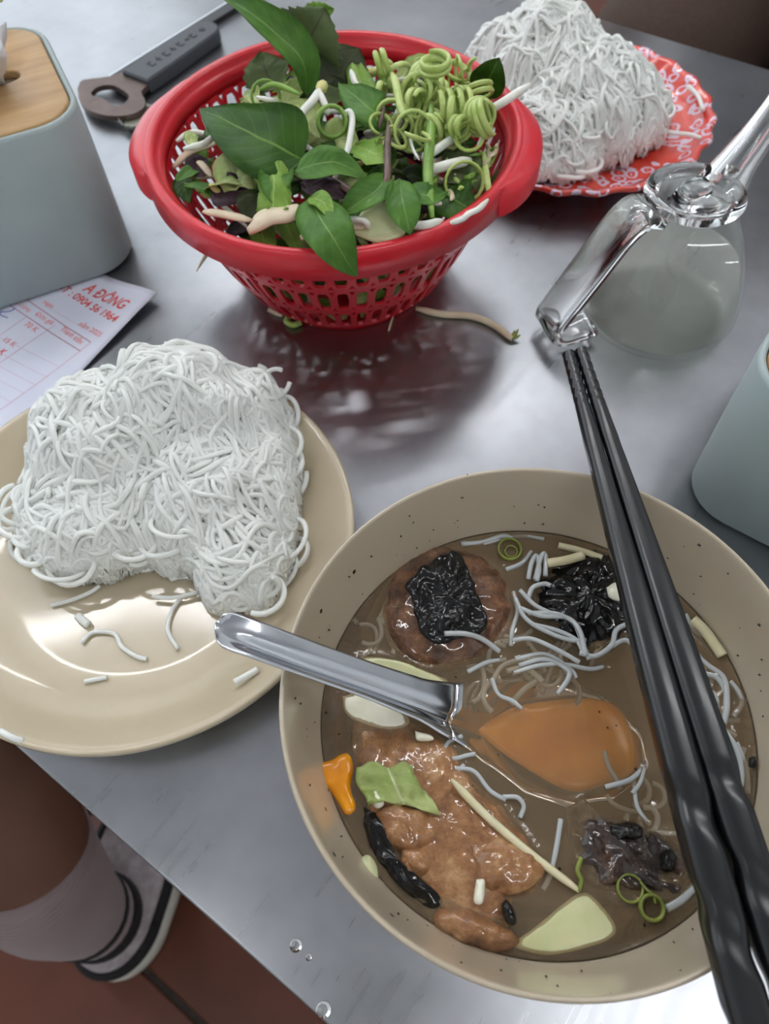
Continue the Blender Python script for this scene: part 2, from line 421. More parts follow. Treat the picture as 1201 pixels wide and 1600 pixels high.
# ------------------------------------------------------------------ room
FLOOR = -0.72; CEIL = 2.15
RA0, RA1, RB0, RB1 = -3.0, 2.0, -1.6, 2.5
fl = tag(tbox('floor', RA0, RA1, RB0, RB1, FLOOR - .08, FLOOR - .004, M['grout']), 'brown terracotta tiled floor with dark joints', kind='structure')
TS = 0.40
o_line = G(215, 1505, FLOOR); ja = o_line.dot(ex); jb = o_line.dot(en)
o2 = G(12, 1418, FLOOR); ka = o2.dot(ex)
tile_me = None
ia0 = math.floor((RA0 - ka) / TS); ia1 = math.ceil((RA1 - ka) / TS)
ib0 = math.floor((RB0 - jb) / TS); ib1 = math.ceil((RB1 - jb) / TS)
for ia in range(ia0, ia1):
    for ib in range(ib0, ib1):
        a0 = ka + ia * TS; b0 = jb + ib * TS
        if a0 < RA0 or a0 + TS > RA1 or b0 < RB0 or b0 + TS > RB1: continue
        if tile_me is None:
            h = TS / 2 - .004
            rg = []
            for (s_, z_) in ((h, -.004), (h, 0), (h - .002, .002)):
                rg.append([(x, y, z_) for (x, y) in ((-s_, -s_), (s_, -s_), (s_, s_), (-s_, s_))])
            v, f = loft(rg); o = mesh_obj('tile', v, f, M['tile'], None, False); tile_me = o.data
        else:
            o = bpy.data.objects.new('tile', tile_me); col.objects.link(o)
        o.location = T(a0 + TS / 2, b0 + TS / 2, FLOOR - .002); o.rotation_euler = (0, 0, TA)
        reparent(o, fl)
tag(tbox('ceiling', RA0, RA1, RB0, RB1, CEIL, CEIL + .1, M['ceil']), 'plain white ceiling', kind='structure')
tag(tbox('wall_back', RA0, RA1, RB1, RB1 + .12, FLOOR - .08, CEIL + .1, M['wall']), 'pale painted back wall', kind='structure')
tag(tbox('wall_right', RA1, RA1 + .12, RB0, RB1, FLOOR - .08, CEIL + .1, M['wall']), 'pale painted right wall', kind='structure')
tag(tbox('wall_front', RA0, RA1, RB0 - .12, RB0, FLOOR - .08, CEIL + .1, M['wall']), 'pale painted front wall', kind='structure')

def tube_lamp(p, rz, label):
    t = empty('ceiling_lamp', p, rz); tag(t, label, 'lamp', 'tube lamps on the ceiling')
    v, f = box_v(0, 0, -.02, 1.24, .09, .04); o = mesh_obj('housing', v, f, M['lamp_body'], t, False); bevel(o, .008)
    tube_obj('tube', [Vector((-.6 + 1.2 * i / 4, 0, -.06)) for i in range(5)], .02, M['tube'], t, 12)
    for s_ in (-1, 1):
        v, f = box_v(s_ * .605, 0, -.055, .03, .05, .06); mesh_obj('holder', v, f, M['lamp_body'], t, False)
    return t
for (x, y, rz, lb) in ((.15, 1.75, .1, 'white tube lamp on ceiling ahead of the table'),
                       (-1.15, 1.2, .1, 'white tube lamp on ceiling to the left of the table'),
                       (1.5, .9, .1, 'white tube lamp on ceiling to the right of the table'),
                       (-.2, 2.55, .1, 'white tube lamp on ceiling farthest from the table'),
                       (-1.55, -.95, .1, 'added fill tube lamp on ceiling behind the near table edge'),  # added out of view to even out the light
                       (.75, -.85, .1, 'added fill tube lamp on ceiling over the near right corner')):  # second added fill lamp, no known source on this side
    tube_lamp((x, y, CEIL), rz, lb)

# ------------------------------------------------------------------ table
TB0, TB1, TA0, TA1 = -.0253, .666, -.98, .42
tab = empty('metal_table', T((TA0 + TA1) / 2, (TB0 + TB1) / 2, FLOOR), TA)
tag(tab, 'stainless steel table with scratched brushed top', 'table')
o = tbox('tabletop', TA0, TA1, TB0, TB1, -.0025, 0, M['steel'], tab, .0012)
for (nm, a0, a1, b0, b1) in (('edge_fold', TA0, TA1, TB0, TB0 + .0025), ('edge_fold', TA0, TA1, TB1 - .0025, TB1), ('edge_fold', TA0, TA0 + .0025, TB0 + .003, TB1 - .003), ('edge_fold', TA1 - .0025, TA1, TB0 + .003, TB1 - .003)):
    tbox(nm, a0, a1, b0, b1, -.028, -.0026, M['steel_edge'], tab, .0008)
for a in (TA0 + .06, TA1 - .06):
    for b in (TB0 + .06, TB1 - .06):
        tube_obj('leg', [Vector((0, 0, 0)), Vector((0, 0, .35)), Vector((0, 0, -FLOOR - .003))], .016, M['leg_steel'], None, 14).location = T(a, b, FLOOR)
        reparent(bpy.context.view_layer.objects[-1] if False else col.objects[-1], tab)
for b in (TB0 + .06, TB1 - .06):
    tbox('rail', TA0 + .06, TA1 - .06, b - .012, b + .012, -.055, -.03, M['leg_steel'], tab)
for a in (TA0 + .06, TA1 - .06):
    tbox('rail', a - .012, a + .012, TB0 + .072, TB1 - .072, -.055, -.03, M['leg_steel'], tab)

# ------------------------------------------------------------------ plates and bowl
def plate_profile(Rr, h, foot):
    return [(0.0005, .0045), (foot * .6, .0045), (foot * .93, .0045), (foot * .93, 0), (foot, 0), (foot * 1.02, .004), (Rr * .8, h * .45), (Rr * .985, h - .004), (Rr, h - .002), (Rr * .999, h), (Rr * .985, h + .0006),
            (Rr * .955, h - .0016), (Rr * .90, h - .005), (Rr * .865, h - .0085), (Rr * .80, h * .45 + .0012), (Rr * .74, .0098), (Rr * .70, .0086), (Rr * .6, .008), (Rr * .3, .0078), (.0005, .0078)]
PC = Vector((-.11907, .19292, 0)); PR = .10465
v, f = lathe(plate_profile(PR, .024, .062), 112)
o = mesh_obj('round_plate', v, f, M['plate']); o.location = PC
tag(o, 'beige round plate under the near noodle heap', 'plate')

BC = Vector((.05203, .08777, 0)); BR = .092
bowl_in = [(.0005, .0075), (.030, .0078), (.045, .010), (.058, .016), (.0685, .0255), (.0762, .036), (.0810, .046), (.0845, .056), (.0876, .067), (.0898, .0755), (.0903, .0772)]
bowl_out = [(.0908, .0781), (.0916, .0780), (.0921, .0770), (.0918, .0750), (.0900, .0675), (.0868, .056), (.0832, .046), (.078, .0345), (.070, .0232), (.060, .0135), (.050, .0075), (.0465, .0055), (.0455, .0), (.0420, .0), (.0410, .004), (.0005, .0042)]
v, f = lathe(bowl_in + bowl_out, 128)
o = mesh_obj('soup_bowl', v, f, M['bowl']); o.location = BC
tag(o, 'deep beige bowl of brown broth, meat and noodles', 'bowl')
BZ = .0455
def inner_r(z):
    for i in range(len(bowl_in) - 1):
        (r0, z0), (r1, z1) = bowl_in[i], bowl_in[i + 1]
        if z0 <= z <= z1 and z1 > z0: return r0 + (r1 - r0) * (z - z0) / (z1 - z0)
    return .08
OUTL = []
FC = Vector((.150, .530, 0))
n_f = 120
def scallop(profile, n=120, amp=.0016, lobes=24):
    v, f = lathe(profile, n)
    Rm = max(p[0] for p in profile); out = []
    for (x, y, z) in v:
        r = math.hypot(x, y); k = 1 + amp / Rm * math.cos(lobes * math.atan2(y, x)) * smoothstep(.8 * Rm, Rm, r)
        out.append((x * k, y * k, z))
    return out, f
v, f = scallop(plate_profile(.0985, .02, .058))
o = mesh_obj('patterned_plate', v, f, M['red_plate']); o.location = FC
tag(o, 'red plate with white curl pattern under the far noodle heap', 'plate')

# ------------------------------------------------------------------ noodle heaps
def heap(name, center, floor_z, bumps, strands, label, seed, edge_loops, rad=.00135, zlim=None):
    """bumps: (x, y, rx, ry, h); one tangled heap of uncountable strands"""
    rr = random.Random(seed)
    def H(x, y):
        h = 0
        for (bx, by, rx, ry, hh) in bumps:
            d = ((x - bx) / rx) ** 2 + ((y - by) / ry) ** 2
            d *= 1 + .30 * noise.noise(Vector((x * 70, y * 70, seed + 4.0)))
            if d < 1: h = max(h, hh * (1 - d) ** .55)
        return h * (1 + .14 * noise.noise(Vector((x * 60, y * 60, seed + 9.0))))
    V, Fc = [], []
    # the packed inside of the heap
    nx = 40; x0 = min(b[0] - b[2] for b in bumps); x1 = max(b[0] + b[2] for b in bumps); y0 = min(b[1] - b[3] for b in bumps); y1 = max(b[1] + b[3] for b in bumps)
    idx = {}
    for i in range(nx + 1):
        for j in range(nx + 1):
            x = x0 + (x1 - x0) * i / nx; y = y0 + (y1 - y0) * j / nx
            h = H(x, y)
            if h > .006:
                idx[(i, j)] = len(V); V.append(Vector((x, y, max(0, h - .0026 - .002 * noise.noise(Vector((x * 90, y * 90, seed)))))))
    for i in range(nx):
        for j in range(nx):
            q = [(i, j), (i + 1, j), (i + 1, j + 1), (i, j + 1)]
            if all(k in idx for k in q): Fc.append(tuple(idx[k] for k in q))
    for s in range(strands):
        for _ in range(60):
            b = rr.choice(bumps); x = b[0] + rr.uniform(-1, 1) * b[2]; y = b[1] + rr.uniform(-1, 1) * b[3]
            if H(x, y) > .006: break
        lay = rr.choice((0, 0, 1, 2, 3)); off = rr.uniform(-.5, .5)
        curl = rr.uniform(-70, 70) if rr.random() < .7 else rr.choice((-1, 1)) * rr.uniform(90, 170)
        L = rr.randint(24, 54); ph = rr.uniform(0, 9); amp = rr.uniform(.0003, .0013)
        hd = None; P = []; zoff = rr.uniform(-.0022, .0016)
        if rr.random() < .22: zoff += .0018; amp *= 2.2
        for k in range(L):
            fa = noise.noise(Vector((x * 16, y * 16, lay * 7.3 + seed))) * 2.2 * PI + lay * 1.3 + off
            if hd is None: hd = fa
            hd += (fa - hd) * .13 + curl * .0019 * (1 + .8 * math.sin(k * .35 + ph))
            hh = H(x, y)
            P.append(Vector((x, y, max(rad, hh + zoff + amp * math.sin(k * .55 + ph)))))
            nxp, nyp = x + math.cos(hd) * .0026, y + math.sin(hd) * .0026
            if H(nxp, nyp) <= .001:
                hd += PI * .45 * (1 if curl > 0 else -1); nxp, nyp = x + math.cos(hd) * .002, y + math.sin(hd) * .002
                if H(nxp, nyp) <= 0: break
            x, y = nxp, nyp
        if len(P) < 5: continue
        v, f = tube_vf(P, rad * rr.uniform(.85, 1.15), 5, 1, len(V)); V += v; Fc += f
    # loops that stand off the rim of the heap
    for s in range(edge_loops):
        b = rr.choice(bumps); a = rr.uniform(0, 2 * PI); q = rr.uniform(.72, 1.0)
        cx = b[0] + math.cos(a) * b[2] * q; cy = b[1] + math.sin(a) * b[3] * q
        lr = rr.uniform(.005, .013); tilt = rr.uniform(-.5, 1.2); a0 = rr.uniform(0, 6); tot = rr.uniform(3.2, 7.5); P = []
        zz = H(b[0] + math.cos(a) * b[2] * (q - .2), b[1] + math.sin(a) * b[3] * (q - .2)) * rr.uniform(.15, .75)
        tdir = Vector((-math.sin(a), math.cos(a), 0)); ndir = Vector((math.cos(a), math.sin(a), 0))
        for k in range(22):
            t = a0 + tot * k / 21
            lq = lr * (1 + .25 * math.sin(t * .7 + a))
            p = Vector((cx, cy, zz)) + tdir * (lq * math.cos(t)) + (ndir * math.cos(tilt) - Vector((0, 0, 1)) * math.sin(tilt)) * (lq * math.sin(t) * .9)
            r_ = math.hypot(p.x, p.y)
            p.z = max(p.z, rad + (zlim(r_) if zlim else 0)); P.append(p)
        v, f = tube_vf(P, rad * rr.uniform(.9, 1.2), 5, 1, len(V)); V += v; Fc += f
    o = mesh_obj(name, V, Fc, M['noodle']); o.location = (center.x, center.y, floor_z)
    tag(o, label, 'noodles', kind='stuff')
    return o
# near heap, in coordinates relative to the plate centre
heap('noodle_heap', PC, .0082, [(.020, .056, .056, .040, .066), (-.014, .048, .046, .046, .056), (.036, .030, .046, .052, .045), (-.022, .014, .038, .034, .036), (.050, .000, .026, .042, .030), (-.036, .024, .028, .034, .030), (.010, .018, .030, .03, .036)],
     860, 'tangled white rice noodles heaped on the near beige plate', 3, 130, zlim=lambda r: max(0, (r - .072) * .6))
heap('noodle_heap', FC, .0082, [(-.020, .022, .058, .058, .066), (.004, -.010, .060, .055, .056), (-.028, -.036, .052, .040, .040), (.030, .006, .040, .050, .036)],
     620, 'pale rice noodles heaped high on the red patterned plate', 9, 90, zlim=lambda r: max(0, (r - .066) * .6))
# loose strands on the near plate
def strand(px, z, label, r=.0011, mat='noodle', nm='noodle_strand', grp=None, sides=6, cat='noodle', sub=6, rf=None):
    P = catmull([G(p[0], p[1], (p[2] if len(p) > 2 else z)) for p in px], sub)
    if mat == 'noodle_wet' or nm == 'sprout_stalk': OUTL.append(([(p.x, p.y) for p in P if abs(p.z - BZ) < .0016], .0006))
    o = tube_obj(nm, P, rf or r, M[mat], None, sides)
    return tag(o, label, cat, grp)
ZP = .0094
g_ = 'loose noodle strands on the plate'
strand([(127, 1004), (145, 988), (178, 990), (190, 1010), (212, 1025), (229, 1030)], ZP, 'bent noodle strand lying alone on the bare beige plate', grp=g_)
strand([(132, 1065), (167, 1058)], ZP, 'short straight noodle bit nearest the plate rim', grp=g_)
strand([(121, 962), (130, 970), (138, 976)], ZP + .0006, 'stubby thick noodle bit above the bent strand', r=.0019, grp=g_)
strand([(282, 935), (268, 955), (262, 985), (278, 1014)], ZP, 'curved noodle strand hanging down from heap beside the spoon', grp=g_)
strand([(238, 932), (270, 934), (310, 925)], ZP + .002, 'noodle strand trailing sideways under the heap edge', grp=g_)
strand([(80, 946), (110, 938), (140, 926), (156, 915)], ZP, 'straight noodle strand under the left edge of heap', grp=g_)
strand([(0, 1142, .027), (18, 1152, .0262), (36, 1158, .0235)], .026, 'noodle scrap on the left rim of the plate', r=.0014, grp=g_)
strand([(366, 1066, .0215), (385, 1056, .0205), (402, 1046, .0195)], .02, 'wet noodle scrap on the plate rim below the spoon', r=.0016, grp=g_)
# far plate loose loops
g_ = 'loose noodle loops on the red plate'
strand([(975, 165), (985, 135), (1010, 122), (1032, 135), (1030, 152), (1008, 160), (1000, 185)], .018, 'noodle loop curled on the bare red pattern', r=.0016, grp=g_)
strand([(1000, 185), (1040, 205), (1075, 210), (1095, 216)], .019, 'noodle strand stretched along the red plate rim', r=.0014, grp=g_)
strand([(1075, 135), (1090, 150), (1098, 172)], .021, 'noodle bit hanging on the right rim of red plate', r=.0016, grp=g_)

# ------------------------------------------------------------------ things in the soup
def blob(name, px, z0, h, mat, amp=.0012, ns=120, rings=9, per=48, flat=.45, parent=None, thick=.012, seed=0, tilt=None):
    """a lump with this outline (pixels at height z0): domed top, rounded foot"""
    pts = [G(p[0], p[1], p[2] if len(p) > 2 else z0) for p in px]
    c = sum(pts, Vector()) / len(pts)
    cl = catmull(pts + [pts[0]], 8)[:-1]
    # resample by length
    ln = [0]
    for i in range(len(cl)): ln.append(ln[-1] + (cl[(i + 1) % len(cl)] - cl[i]).length)
    rs = []
    for k in range(per):
        d = ln[-1] * k / per; i = max(j for j in range(len(cl)) if ln[j] <= d)
        rs.append(cl[i].lerp(cl[(i + 1) % len(cl)], (d - ln[i]) / max(1e-9, ln[i + 1] - ln[i])))
    if not parent and abs(z0 - BZ) < .004: OUTL.append(([(p.x, p.y) for p in rs], .0011))
    rings_ = []
    for (s_, zz) in [(.80, -thick), (.95, -thick * .75), (1.0, -thick * .3)] + [(1 - (k / rings) ** 1.15, (1 - (1 - k / rings) ** (1 / max(.05, flat))) * h) for k in range(rings + 1)]:
        ring = []
        for p in rs:
            q = c.lerp(p, max(s_, .004)); 
            dz = zz
            nv = noise.fractal(Vector((q.x * ns, q.y * ns, seed + zz * 60)), 1.0, 2.0, 4)
            k_ = amp * (1 if zz > 0 else .6)
            out = (p - c).normalized() * (nv * k_ * .6 if s_ > .5 else 0)
            ring.append(Vector((q.x + out.x, q.y + out.y, q.z + dz + nv * k_ * (1 if zz >= 0 else 0))))
        rings_.append(ring)
    v, f = loft(rings_, True, True)
    org = Vector((c.x, c.y, min(p.z for p in v)))
    o = mesh_obj(name, [p - org for p in v], f, mat)
    o.location = org
    if parent:
        reparent(o, parent)
    return o
def item(name, px, z0, h, mat, label, cat, grp=None, **kw):
    return tag(blob(name, px, z0, h, M[mat], **kw), label, cat, grp)
S = BZ
patty = item('meat_patty', [(600, 940), (612, 900), (640, 872), (690, 855), (745, 868), (785, 900), (800, 945), (792, 985), (760, 1020), (715, 1040), (665, 1045), (620, 1020), (600, 985)], S - .001, .0085, 'patty',
             'round browned meat patty with a black square scorch on top', 'meat', 'grilled meat in the bowl', amp=.0012, ns=170, flat=.4, thick=.018, rings=14, per=72)
blob('char_crust', [(632, 915), (660, 885), (690, 868), (715, 862), (730, 885), (738, 905), (750, 940), (762, 968), (752, 988), (720, 996), (690, 1004), (664, 996), (650, 968), (644, 935)], S + .0085, .0022, M['char'], amp=.0024, ns=260, flat=.6, thick=.004, parent=patty, rings=12, per=64)['label'] = 'black scorched crust'
dark = item('meat_patty', [(832, 930), (850, 895), (890, 868), (935, 860), (975, 872), (1000, 910), (1005, 950), (985, 990), (950, 1010), (905, 1012), (865, 985), (838, 955)], S - .001, .005, 'char',
            'fully blackened meat patty beside the chopsticks', 'meat', 'grilled meat in the bowl', amp=.002, ns=230, flat=.4, thick=.016, rings=14, per=72)
pork = item('pork_slice', [(553, 1128), (600, 1122), (650, 1132), (700, 1160), (735, 1215), (775, 1250), (822, 1310), (848, 1352), (838, 1390), (800, 1405), (800, 1440), (770, 1462), (720, 1435), (675, 1405), (640, 1370), (600, 1320), (580, 1270), (560, 1215), (550, 1165)], S - .0012, .0042, 'pork',
            'large glossy brown slice of grilled pork in the broth', 'meat', 'grilled meat in the bowl', amp=.0016, ns=110, flat=.35, thick=.012, rings=16, per=96)
blob('char_edge', [(568, 1262), (588, 1262), (604, 1300), (622, 1345), (655, 1378), (690, 1402), (682, 1420), (650, 1408), (612, 1372), (585, 1335), (570, 1298)], S + .0006, .003, M['char'], amp=.0018, ns=240, thick=.008, parent=pork, rings=8)['label'] = 'black burnt edge'
blob('fat_lump', [(586, 1268), (620, 1256), (668, 1262), (682, 1290), (672, 1318), (632, 1330), (600, 1310)], S + .002, .0042, M['pork'], amp=.0014, ns=150, thick=.006, parent=pork, seed=3)
blob('fat_lump', [(628, 1330), (650, 1316), (672, 1330), (668, 1362), (645, 1372), (628, 1355)], S + .002, .0035, M['pork'], amp=.001, ns=150, thick=.006, parent=pork, seed=8)
blob('fat_lump', [(735, 1320), (790, 1310), (842, 1342), (846, 1372), (800, 1398), (745, 1378)], S + .002, .0032, M['pork'], amp=.0014, ns=150, thick=.006, parent=pork, seed=5)
item('pork_piece', [(676, 1432), (690, 1418), (730, 1420), (765, 1436), (800, 1455), (812, 1472), (785, 1486), (745, 1482), (708, 1465), (682, 1450)], S + .001, .0055, 'pork', 'small orange-brown pork lump at the near bowl wall', 'meat', 'grilled meat in the bowl', amp=.0014, ns=170, thick=.012, seed=12)
bel = item('pork_slice', [(888, 1262), (912, 1248), (935, 1275), (975, 1282), (1020, 1300), (1060, 1325), (1078, 1365), (1062, 1400), (1020, 1405), (970, 1392), (935, 1385), (905, 1360), (892, 1315)], S - .0016, .004, 'pork_dark',
           'dark scorched pork slice half sunk by the chopsticks', 'meat', 'grilled meat in the bowl', amp=.0024, ns=150, thick=.014, rings=14, per=72, seed=21)
blob('char_spot', [(955, 1290), (985, 1284), (1004, 1294), (1000, 1310), (970, 1314), (955, 1304)], S + .002, .0025, M['char'], amp=.001, ns=260, thick=.004, parent=bel)
blob('char_spot', [(1032, 1332), (1048, 1326), (1056, 1345), (1046, 1362), (1032, 1356)], S + .002, .0025, M['char'], amp=.001, ns=260, thick=.004, parent=bel)

item('papaya_slice', [(795, 1478), (840, 1445), (880, 1412), (910, 1394), (935, 1410), (962, 1448), (950, 1468), (905, 1484), (850, 1492)], S + .0002, .0006, 'papaya_wet', 'pale green fan of pickled papaya at the near bowl wall', 'papaya', 'pickle slices in the broth', amp=.0002, thick=.003, flat=.15)
item('papaya_slice', [(545, 1035), (575, 1026), (620, 1032), (665, 1048), (700, 1064), (690, 1075), (640, 1062), (580, 1050)], S, .001, 'papaya_wet', 'pale pickle slice showing above the spoon handle', 'papaya', 'pickle slices in the broth', amp=.0003, thick=.003, flat=.15)
item('papaya_slice', [(535, 1088), (570, 1082), (620, 1105), (640, 1128), (610, 1140), (560, 1128), (540, 1112)], S, .0012, 'garlic', 'white pickle slice just below the spoon handle', 'papaya', 'pickle slices in the broth', amp=.0006, thick=.003, flat=.2)
item('carrot_slice', [(490, 1196), (515, 1188), (540, 1176), (552, 1195), (548, 1230), (556, 1262), (540, 1272), (518, 1238), (500, 1225)], S + .0005, .0018, 'carrot', 'orange carrot piece against the left bowl wall', 'carrot', 'carrots in the broth', amp=.0008, thick=.004, flat=.25)
item('carrot_slice', [(742, 1140), (800, 1106), (860, 1094), (930, 1092), (970, 1110), (990, 1160), (990, 1205), (940, 1228), (890, 1236), (835, 1208), (785, 1176)], .0375, .0018, 'carrot', 'orange carrot slice sunk in the spoon', 'carrot', 'carrots in the broth', amp=.0003, thick=.002, flat=.15)
# scrap of lettuce: wavy sheet
def sheet(name, px, z0, mat, wave=.0012, ns=200, parent=None, thick=.0006, n=10, seed=0):
    """thin wavy sheet from a four-cornered outline: rows of pixel points"""
    rows = [catmull([G(p[0], p[1], p[2] if len(p) > 2 else z0) for p in r], 4) for r in px]
    cols_ = [catmull([r[k] for r in rows], 4) for k in range(len(rows[0]))]
    nu, nv = len(cols_), len(cols_[0]); V, Fc, UV = [], [], []
    for s_ in (0, 1):
        for i in range(nu):
            for j in range(nv):
                p = cols_[i][j]
                V.append(Vector((p.x, p.y, p.z + wave * noise.fractal(Vector((p.x * ns, p.y * ns, seed)), 1, 2, 3) + (thick if s_ == 0 else 0))))
                UV.append((i / (nu - 1), j / (nv - 1)))
    q = nu * nv
    for i in range(nu - 1):
        for j in range(nv - 1):
            a = i * nv + j; Fc.append((a, a + nv, a + nv + 1, a + 1)); Fc.append((q + a, q + a + 1, q + a + nv + 1, q + a + nv))
    bd = [(i, 0) for i in range(nu)] + [(nu - 1, j) for j in range(1, nv)] + [(i, nv - 1) for i in range(nu - 2, -1, -1)] + [(0, j) for j in range(nv - 2, 0, -1)]
    for k in range(len(bd)):
        a = bd[k][0] * nv + bd[k][1]; b = bd[(k + 1) % len(bd)][0] * nv + bd[(k + 1) % len(bd)][1]
        Fc.append((a, b, q + b, q + a)[::-1])
    org = sum(V, Vector()) / len(V); org.z = min(p.z for p in V)
    o = mesh_obj(name, [p - org for p in V], Fc, M[mat], None, True, UV); o.location = org
    return o
tag(sheet('lettuce_scrap', [[(558, 1202), (580, 1190), (605, 1199), (628, 1191), (644, 1197)], [(556, 1222), (585, 1214), (615, 1223), (645, 1212), (650, 1224)], [(570, 1246), (592, 1238), (625, 1245), (658, 1246), (672, 1243)], [(576, 1260), (600, 1254), (632, 1259), (664, 1268), (688, 1273)]], S + .0050, 'leaf_lettuce', .0040, 210), 'pale green wilted lettuce scrap lying on the pork slice', 'lettuce')
item('garlic_bit', [(560, 1342), (575, 1336), (588, 1352), (590, 1376), (578, 1382), (564, 1368)], S + .001, .0022, 'papaya_wet', 'pale green pickle chip stuck to the left bowl wall', 'garlic', 'white chips in the broth', amp=.0004, thick=.003)
item('garlic_bit', [(744, 1374), (757, 1376), (754, 1410), (740, 1408)], S + .0062, .0016, 'garlic', 'white garlic chip on the pork slice', 'garlic', 'white chips in the broth', amp=.0002, thick=.001)
item('garlic_bit', [(947, 918), (962, 910), (972, 925), (968, 938), (952, 932)], S + .0045, .002, 'garlic', 'white garlic chip on the blackened patty', 'garlic', 'white chips in the broth', amp=.0002, thick=.002)
item('garlic_bit', [(575, 1238), (592, 1236), (600, 1256), (586, 1262)], S + .0045, .002, 'garlic', 'white chip tucked under the lettuce scrap', 'garlic', 'white chips in the broth', amp=.0003, thick=.002)
item('garlic_bit', [(648, 1142), (672, 1148), (676, 1156), (652, 1156)], S + .0036, .0012, 'garlic', 'small pale chip on the pork just below the spoon', 'garlic', 'white chips in the broth', amp=.0002, thick=.002)
item('pepper_chunk', [(783, 1412), (792, 1406), (804, 1424), (806, 1442), (796, 1446), (786, 1432)], S + .006, .0022, 'char', 'black burnt chunk beside the small pork lump', 'char', 'black chunks in the broth', amp=.0005, thick=.003)
item('pepper_chunk', [(1170, 1184), (1180, 1183), (1181, 1197), (1171, 1198)], S + .0012, .0014, 'char', 'black burnt bit at the right waterline', 'char', 'black chunks in the broth', amp=.0003, thick=.001)

# noodles floating in the broth
g_ = 'noodle strands floating in the broth'
bn = [
 ([(694, 990, S + .0125), (725, 990, S + .0115), (752, 998, S + .007), (780, 1018, S + .003)], 'noodle strand draped over the browned patty', .00125),
 ([(802, 925), (808, 955), (800, 985), (798, 1010)], None, .0011), ([(812, 922), (835, 945), (862, 958), (880, 962)], None, .0011),
 ([(805, 935), (820, 965), (850, 985), (890, 1000), (915, 1000)], None, .0011), ([(812, 950), (845, 962), (885, 965), (905, 985), (915, 1025)], None, .0012),
 ([(825, 958), (865, 958), (895, 972), (908, 1000), (920, 1030)], None, .0011), ([(830, 975), (870, 985), (900, 1000), (912, 1022)], None, .0011),
 ([(800, 1000), (830, 998), (870, 1015), (905, 1035)], None, .0011), ([(805, 1030), (850, 1022), (890, 1045), (900, 1060)], None, .0011),
 ([(870, 1085), (888, 1060), (885, 1045), (850, 1030), (810, 1040)], None, .0012), ([(770, 1062), (785, 1040), (815, 1030), (860, 1028)], None, .0011),
 ([(768, 1060), (778, 1085), (800, 1095), (815, 1108)], None, .0011), ([(730, 1050), (760, 1035), (790, 1030)], None, .0011),
 ([(800, 1052), (840, 1040), (880, 1038), (920, 1045), (942, 1042)], None, .0011), ([(905, 1020), (930, 1025), (955, 1008), (962, 985), (978, 975)], None, .0012),
 ([(955, 1010), (975, 1000), (990, 1008)], None, .0011), ([(790, 1010), (770, 1005), (745, 1000)], None, .001),
 ([(825, 905), (830, 880), (838, 868), (842, 890), (838, 908)], None, .0012), ([(836, 905), (845, 870), (852, 868), (852, 900)], None, .0012),
 ([(825, 935), (832, 918), (850, 912), (860, 915)], None, .0012), ([(790, 890), (815, 880), (830, 862)], None, .0012),
 ([(720, 850), (750, 848), (785, 838), (800, 842)], None, .0014), ([(755, 850), (810, 838), (850, 842)], None, .001),
 ([(694, 1170), (706, 1185), (730, 1180), (742, 1178)], None, .001), ([(692, 1180), (700, 1160), (722, 1150)], None, .001),
 ([(710, 1200), (740, 1205), (765, 1235), (790, 1250)], None, .001), ([(785, 1245), (808, 1246), (818, 1260), (812, 1278)], None, .001),
 ([(690, 1238), (705, 1215), (725, 1195)], None, .001),
 ([(876, 1280), (868, 1330), (858, 1370), (848, 1390)], 'white noodle strand crossing the pale stalk', .0011),
 ([(945, 1230), (985, 1218), (1002, 1200), (1004, 1195)], None, .0011), ([(988, 1240), (1000, 1222), (1006, 1200)], None, .001),
 ([(1010, 1300), (1050, 1302), (1080, 1300)], None, .001), ([(990, 1220), (995, 1260), (1015, 1290)], None, .001),
 ([(1060, 1060), (1090, 1075), (1115, 1085), (1118, 1110), (1100, 1140)], None, .0013), ([(1082, 1020), (1105, 1040), (1130, 1060), (1135, 1100), (1130, 1130)], None, .0015),
 ([(1088, 1050), (1118, 1058), (1128, 1080), (1105, 1090)], None, .0012), ([(1140, 1065), (1152, 1080), (1158, 1100), (1145, 1120)], None, .0013),
 ([(1110, 1130), (1125, 1150), (1120, 1190), (1135, 1230)], None, .0013), ([(1130, 1140), (1150, 1170), (1158, 1210), (1152, 1250)], None, .0013),
 ([(1150, 1160), (1165, 1200), (1168, 1240)], None, .0012), ([(1140, 1210), (1155, 1250), (1150, 1290)], None, .0012), ([(1095, 1100), (1110, 1115), (1130, 1128)], None, .0011),
 ([(1040, 1420), (1065, 1405), (1085, 1385)], 'white noodle strand at the near bowl wall by the chopsticks', .0016),
 ([(1070, 960), (1085, 985), (1110, 1000), (1128, 1020)], None, .0013), ([(1060, 975), (1078, 1005), (1085, 1040)], None, .0011),
]
for (pts, lb, r_) in bn:
    q = [(p[0], p[1], (p[2] if len(p) > 2 else S - .0002 + R.uniform(-.0006, .0007))) for p in pts]
    on_dark = any(820 < p[0] < 1000 and 870 < p[1] < 1010 for p in pts)
    if on_dark: q = [(p[0], p[1], p[2] + .0045) for p in q]
    if any(690 < p[0] < 830 and 1140 < p[1] < 1260 for p in pts): q = [(p[0], p[1], p[2] + .001) for p in q]
    cx_, cy_ = sum(p[0] for p in pts) / len(pts), sum(p[1] for p in pts) / len(pts)
    place = ('right bowl wall beyond the chopsticks' if cx_ > 1045 else 'sunken carrot, right of the spoon' if cy_ > 1190 and cx_ > 900 else 'pork slice, just under the spoon edge' if cy_ > 1120
             else 'far bowl wall' if cy_ < 860 else 'top of blackened patty' if cy_ < 925 else 'middle tangle between the two patties' if cy_ < 1022 else 'broth just above the spoon')
    strand(q, S, lb or 'limp white noodle strand at the ' + place, r_ * .9, 'noodle_wet', grp=g_)
